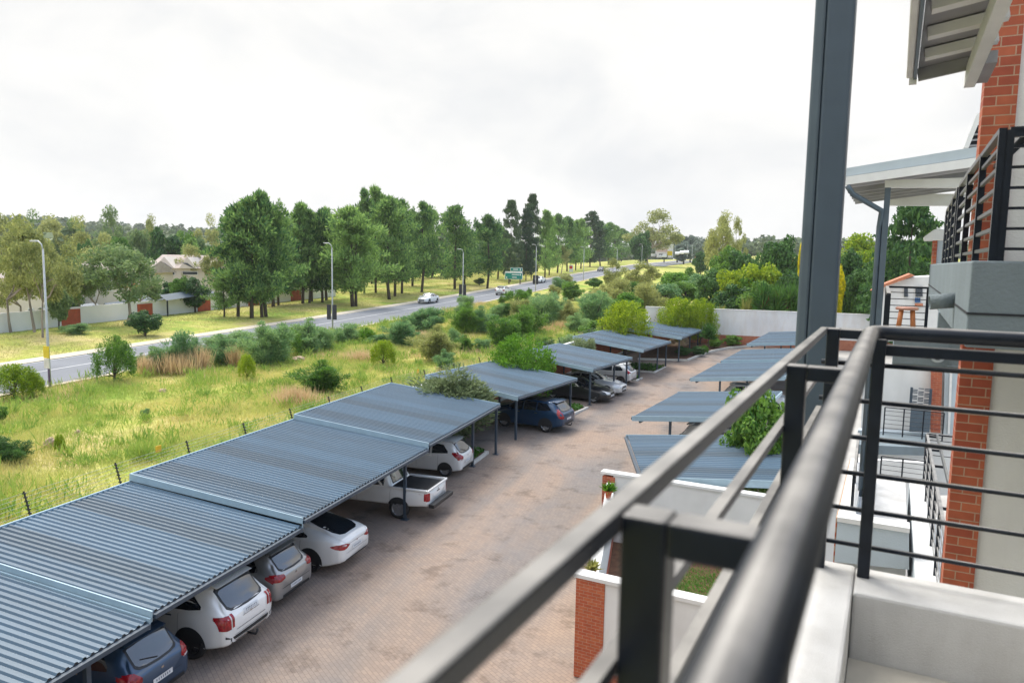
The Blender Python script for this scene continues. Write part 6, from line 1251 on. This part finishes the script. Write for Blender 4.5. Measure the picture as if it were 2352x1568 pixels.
# lower flat's balcony railing and wall tops
rail_run('lower balcony railing seen end on beside the brick pier', [(.73, 5.2), (.735, 15.8)], -3.15, -4.1, 10, 6, 'balcony railings', arm=(.16, 0))
r_ = thing('lower_balcony', 'white topped wall of the balcony below, left of the end on railing', 'balcony', W(.6, 9, -5)); ubox(.50, .78, 5.2, 15.9, -5.0, -4.1, white_wall, 'parapet', r_); ubox(.495, .4995, 5.2, 15.9, -5.0, -4.14, pale_plaster, 'outer_face', r_)
ubox(.78, 2.4, 5.2, 15.9, -5.0, -4.75, white_wall, 'floor', r_)
r_ = thing('garden_terrace', 'pale blue fronted terrace wall at the foot of the slim patio post', 'wall', W(0, 12, -5))
slab([qb(150, 652), qb(1090, 770), qb(1090, 1290), qb(110, 1185)], 11.7, .18, pale_plaster, 'front_face', r_)
a = PV(qb(150, 640), 11.7); b_ = PV(qb(1090, 755), 11.7); zt = max(a.z, b_.z)+.02
ubox(-.53, .42, 11.66, 11.95, zt-H-.07, zt-H, white_wall, 'coping', r_); ubox(-.53, -.30, 11.95, 15.5, zt-H-.9, zt-H-.005, white_wall, 'side_coping', r_); ubox(-.55, -.531, 11.7, 15.5, zt-H-1.6, zt-H-.03, red_brick_a, 'brick_side', r_)
ubox(-.299, .42, 11.95, 15.5, zt-H-.9, zt-H-.32, parapet_m, 'floor', r_); ubox(-.53, .42, 11.5, 11.7, zt-H-1.5, zt-H-.95, white_wall, 'plinth', r_); ubox(-.531, .42, 11.71, 15.5, -9.2, zt-H-.95, white_wall, 'base_wall', r_)
p = PV(qb(885, 640), 12.3); MB().lathe([(0, 0), (.08, .0), (.10, .05), (.07, .06), (0, .04)], Vector((p.x, p.y, zt-.32)), (0, 0, 1), 16).build('bowl', mat('grey_stone_bowl', (.22, .24, .24), .6), None, True)
tag(bpy.data.objects['bowl'], 'grey stone bowl on the garden terrace floor', 'bowl')
rail_run('short black railing panel at the left side of the slim patio post', [(-.36, 12.2), (-.42, 15.2)], zt-H+.55, zt-H, 3, 5, 'balcony railings')
# far wing of the building seen between the railings
r_ = thing('far_apartment_wing', 'white far apartment wing with a brick column, seen through the railing', 'building', W(1, 29, -9.2))
slab([q8(600, 560), q8(1360, 590), q8(1330, 1568), q8(560, 1568)], 29, .3, white_wall, 'wall', r_)
slab([q8(1118, 596), q8(1205, 600), q8(1190, 1090), q8(1115, 1085)], 28.7, .28, brick_mat('brick_far_wing', tuple(BV)), 'brick_column', r_)
slab([q8(1222, 600), q8(1330, 606), q8(1290, 1120), q8(1210, 1110)], 28.8, .15, pale_plaster, 'window_frame', r_); slab([q8(1262, 615), q8(1282, 616), q8(1262, 1100), q8(1245, 1100)], 28.7, .08, white_paint, 'window_frame', r_)
slab([q8(560, 1070), q8(1110, 1095), q8(1100, 1175), q8(545, 1140)], 28.5, .4, pale_plaster, 'floor_slab', r_); slab([q8(560, 1180), q8(1090, 1205), q8(1080, 1265), q8(545, 1250)], 26.5, 2, grey_plaster, 'floor_slab', r_)
r_ = thing('trellis_door', 'dark door with a slatted trellis top on the far apartment wing', 'door', PV(q8(1040, 1080), 28.3))
slab([q8(965, 880), q8(1120, 890), q8(1105, 1088), q8(950, 1080)], 28.3, .06, steel_m, 'door_panel', r_)
tr_ = MB(); A0 = PV(q8(970, 742), 28.3); A1 = PV(q8(1118, 748), 28.3); A2 = PV(q8(955, 880), 28.3)
wd_ = (A1-A0).length; hh_ = A0.z-A2.z
for x in (0, 1): tr_.box(A0+BV*wd_*x-Vector((0, 0, hh_/2)), (.08, .05, hh_), BV, AV)
for k in range(12):
    for j in range(3):
        if (k*5+j*3) % 4: tr_.box(A0+BV*wd_*(.18+.32*j)-Vector((0, 0, hh_*(k+.4)/12)), (wd_*.28, .04, hh_/22), BV, AV)
tr_.build('trellis', post_m, r_)
def rail_px(lab, p0, p1, v, hgt, n, nb_):
    a = PV(p0, v); b_ = PV(p1, v); ua, ub = a.dot(BV), b_.dot(BV); return rail_run(lab, [(ua, v), (ub, v)], a.z-H, a.z-H-hgt, n, nb_, 'balcony railings', bar_r=.007)
rail_px('distant black railing in front of the trellis door', qa(600, 440), qa(1280, 495), 27.6, .95, 4, 6)
rail_px('distant black railing below the trellis door', qa(560, 1000), qa(1060, 1050), 24, .78, 3, 5)
rail_px('short black railing joining the end on lower railing', qa(1080, 745), qa(1395, 775), 15.9, .5, 2, 3)
slabw = thing('yard_wall', 'white yard wall behind the distant lower railing', 'wall', PV(q8(800, 1568), 25)); slab([q8(540, 1290), q8(1060, 1320), q8(1040, 1700), q8(520, 1700)], 25, .2, white_wall, 'wall', slabw)
# tiled house beyond the terrace
r_ = thing('tiled_house', 'white house with an orange tiled roof, behind the terrace railing', 'house', W(2, 55, -8)); tile = mat('orange_roof_tile', (.45, .17, .09), .8, var=.2, scale=3)
slab([qc(50, 560), qc(225, 440), qc(640, 330), qc(1100, 300), qc(1100, 1300), qc(20, 1300)], 50, 6, white_wall, 'wall', r_)
slab([qc(-10, 525), qc(225, 425), qc(610, 275), qc(680, 300), qc(240, 462), qc(100, 540)], 49.6, 7, tile, 'roof', r_)
for (x0, x1, t0, t1) in ((515, 575, 490, 625), (690, 800, 470, 620)): slab([qc(x0, t0), qc(x1, t0), qc(x1, t1), qc(x0, t1)], 49.9, .1, win_m, 'window', r_)
slab([qc(680, 640), qc(765, 640), qc(765, 710), qc(680, 710)], 49.8, .08, mat('blue_cloth', (.03, .09, .22), .8), 'blue_shutter', r_); slab([qc(680, 725), qc(805, 725), qc(805, 765), qc(680, 765)], 49.8, .08, tile, 'brick_sill', r_)
# small gutter end and brick corner of the next unit behind the neighbour railing
r_ = thing('brick_corner', 'brick corner with a pale gutter end behind the neighbour balcony railing', 'building', PV(qe(300, 1500), 16))
slab([qe(285, 1240), qe(330, 1240), qe(310, 1530), qe(270, 1530)], 16, .3, red_brick_b, 'brick_pier', r_); slab([qe(332, 1240), qe(420, 1240), qe(400, 1530), qe(312, 1530)], 16.05, .3, pale_plaster, 'wall', r_); slab([qe(195, 1205), qe(300, 1130), qe(400, 1130), qe(400, 1240), qe(200, 1245)], 15.9, .5, white_paint, 'gutter', r_, .02)

# ------------------------------------------------------------------ garden walls of the ground-floor flats
def wz(x, y, z): return Vector((x, y, z+H))
r_ = thing('garden_wall', 'white garden wall with a red brick pier, nearest the camera', 'wall', wz(-3.3, 15.3, -9.2))
w0 = wz(-3.33, 15.30, 0); dB = BV
MB().box(w0+dB*3.9+AV*.12+Vector((0, 0, -8.03-.0)), (6.5, .22, 2.3), dB, AV).build('wall', white_wall, r_)
MB().box(w0+dB*.33+AV*.115+Vector((0, 0, -8.03)), (.66, .26, 2.3), dB, AV).build('brick_pier', brick_mat('brick_pier_near', tuple(BV), (.40, .085, .035), (.47, .13, .05)), r_)
MB().box(w0+dB*3.57+AV*.12+Vector((0, 0, -6.845)), (7.25, .33, .09), dB, AV).build('coping', white_wall, r_, False, .01)
MB().box(w0+dB*3.9+AV*.0+Vector((0, 0, -9.05)), (6.4, .02, .3), dB, AV).build('brick_plinth', red_brick_b, r_)
r_ = thing('garden_wall', 'low white garden wall along the driveway, with flower pots on top', 'wall', wz(-3.8, 20, -9.2))
sa, sb = wz(-3.25, 15.75, 0), wz(-4.15, 23.2, 0); dd_ = (sb-sa); dd_.z = 0; ln_ = dd_.length; dd_.normalize(); nn_ = Vector((dd_.y, -dd_.x, 0))
pr = []
for q in np.linspace(0, 1, 17):
    zt_ = -7.42+.30*(2*q-1)**4; pr.append(sa+dd_*ln_*q+Vector((0, 0, zt_)))
poly = [sa+Vector((0, 0, -9.2))]+pr+[sb+Vector((0, 0, -9.2))]
MB().prism(poly, nn_*.26).build('wall', white_wall, r_); MB().box((sa+sb)/2+nn_*.275+Vector((0, 0, -9.0)), (ln_, .025, .4), dd_, nn_).build('brick_plinth', red_brick_y, r_)
r_ = thing('garden_wall', 'white garden wall with a short brick end, in front of the skewed carport', 'wall', wz(-4.3, 23.5, -9.2))
w1 = wz(-4.30, 23.38, 0)
MB().box(w1+dB*4.3+AV*.12+Vector((0, 0, -8.03)), (7.9, .22, 2.3), dB, AV).build('wall', white_wall, r_); MB().box(w1+dB*.2+AV*.11+Vector((0, 0, -8.06)), (.42, .27, 2.2), dB, AV).build('brick_pier', red_brick_b, r_); MB().box(w1+dB*4.1+AV*.12+Vector((0, 0, -6.85)), (8.35, .32, .09), dB, AV).build('coping', white_wall, r_, False, .01)
# pots
def pot(p, s_, lab, leafm, kind='bright'):
    r_ = thing('potted_plant', lab, 'plant pot', p, 'pots on the garden wall'); MB().lathe([(.0, 0), (.09*s_, 0), (.13*s_, .22*s_), (.15*s_, .22*s_), (.15*s_, .27*s_), (.12*s_, .27*s_), (.0, .24*s_)], p, (0, 0, 1), 18).build('pot', pot_m, r_)
    rg = np.random.default_rng(int(s_*100)); n = 160; c = np.tile([[p.x, p.y, p.z+.25*s_]], (n, 1)); d = rg.normal(size=(n, 3)); d[:, 2] = np.abs(d[:, 2])+.5; v, f, tt = blades(c, .38*s_, .06*s_, d, rg, .4); o = link_mesh('foliage', np_mesh('foliage', v, f, LM[leafm], tt), r_); o.matrix_parent_inverse = r_.matrix_basis.inverted()
pq = sb-dd_*1.0+nn_*.13; pot(Vector((pq.x, pq.y, H-7.30)), .85, 'green plant in a terracotta pot at the far end of the low garden wall', 'bright')
pq = sa+dd_*.5+nn_*.13; pot(Vector((pq.x, pq.y, H-7.28)), .7, 'small spiky plant in a pot by the nearest brick pier', 'swordpale')
lw = MB().prism([wz(-3.0, 15.8, -9.13), wz(3, 14.9, -9.13), wz(3, 22.6, -9.13), wz(-4.0, 23.3, -9.13)], (0, 0, .03)); struct('garden_soil', lw, soil_m)
rg = np.random.default_rng(5); n = 26000; x = rg.uniform(-2.1, 1.5, n); y = rg.uniform(16, 22.9, n)-.16*x; kk = rg.uniform(0, 1, n) < np.clip((22.3-y)*1.2, .08, 1)*np.clip((x+2.2)*2, 0, 1); x, y = x[kk], y[kk]
v, f, tt = blades(np.stack([x, y, np.full(len(x), H-9.10)], -1), .10, .018, np.array([0, 0, 1.]), rg, .7); o = link_mesh('lawn_grass', np_mesh('lawn_grass', v, f, leaf_mat('lawn_blades', (.05, .16, .02), (.16, .34, .05), .3), tt)); tag(o, 'green lawn of the walled garden', kind='stuff')
p = on_z(*q6(515, 545), -9.1); r_ = thing('bucket', 'dark blue bucket standing in the garden bed', 'bucket', p); MB().lathe([(.0, .01), (.12, 0), (.16, .3), (.17, .3), (.15, .29), (.11, .02)], p, (0, 0, 1), 18).build('bucket_body', mat('blue_plastic', (.015, .05, .09), .4), r_, True)
MB().tube([p+Vector((-.16, 0, .29)), p+Vector((-.1, -.1, .38)), p+Vector((.1, -.1, .38)), p+Vector((.16, 0, .29))], .008, 5).build('handle', lamp_steel, r_)
# extra scrub between the field and the far road
rg = np.random.default_rng(31)
for i in range(32):
    y = rg.uniform(66, 150) if i < 28 else rg.uniform(44, 62); x = rg.uniform(-37.5, -14 if y > 76 else float(bwall_x(y))-1.5); p = Vector((x, y, tz(x, y))); kd = ['wattle', 'wattle', 'broad', 'wattle'][i % 4]; hh = rg.uniform(1.3, 3.4)
    plant('field_shrub', kd, i % 3, p, hh*rg.uniform(1.1, 1.7), hh, f'{["low", "rounded", "tall"][min(2, int((hh-1.3)/.7))]} {"green" if kd == "broad" else "grey green"} scrub bush in the thicket at the far end of the field', 'shrub', 'thicket at the far end of the field', lm=['wattle', 'broad', 'broad', 'gum'][i % 4])
# air between here and the far trees
hz = MB().box((-200, 500, 40), (1900, 1700, 110)); o = hz.build('haze', dark_m); tag(o, 'thin haze in the far air', kind='stuff')
hm = bpy.data.materials.new('haze_air'); hm.use_nodes = True; t = hm.node_tree; t.nodes.clear(); ho = t.nodes.new('ShaderNodeOutputMaterial'); hv = t.nodes.new('ShaderNodeVolumePrincipled')
hv.inputs['Color'].default_value = (.93, .96, 1, 1); hv.inputs['Density'].default_value = .00018; hv.inputs['Anisotropy'].default_value = .2; t.links.new(hv.outputs[0], ho.inputs['Volume']); o.data.materials[0] = hm
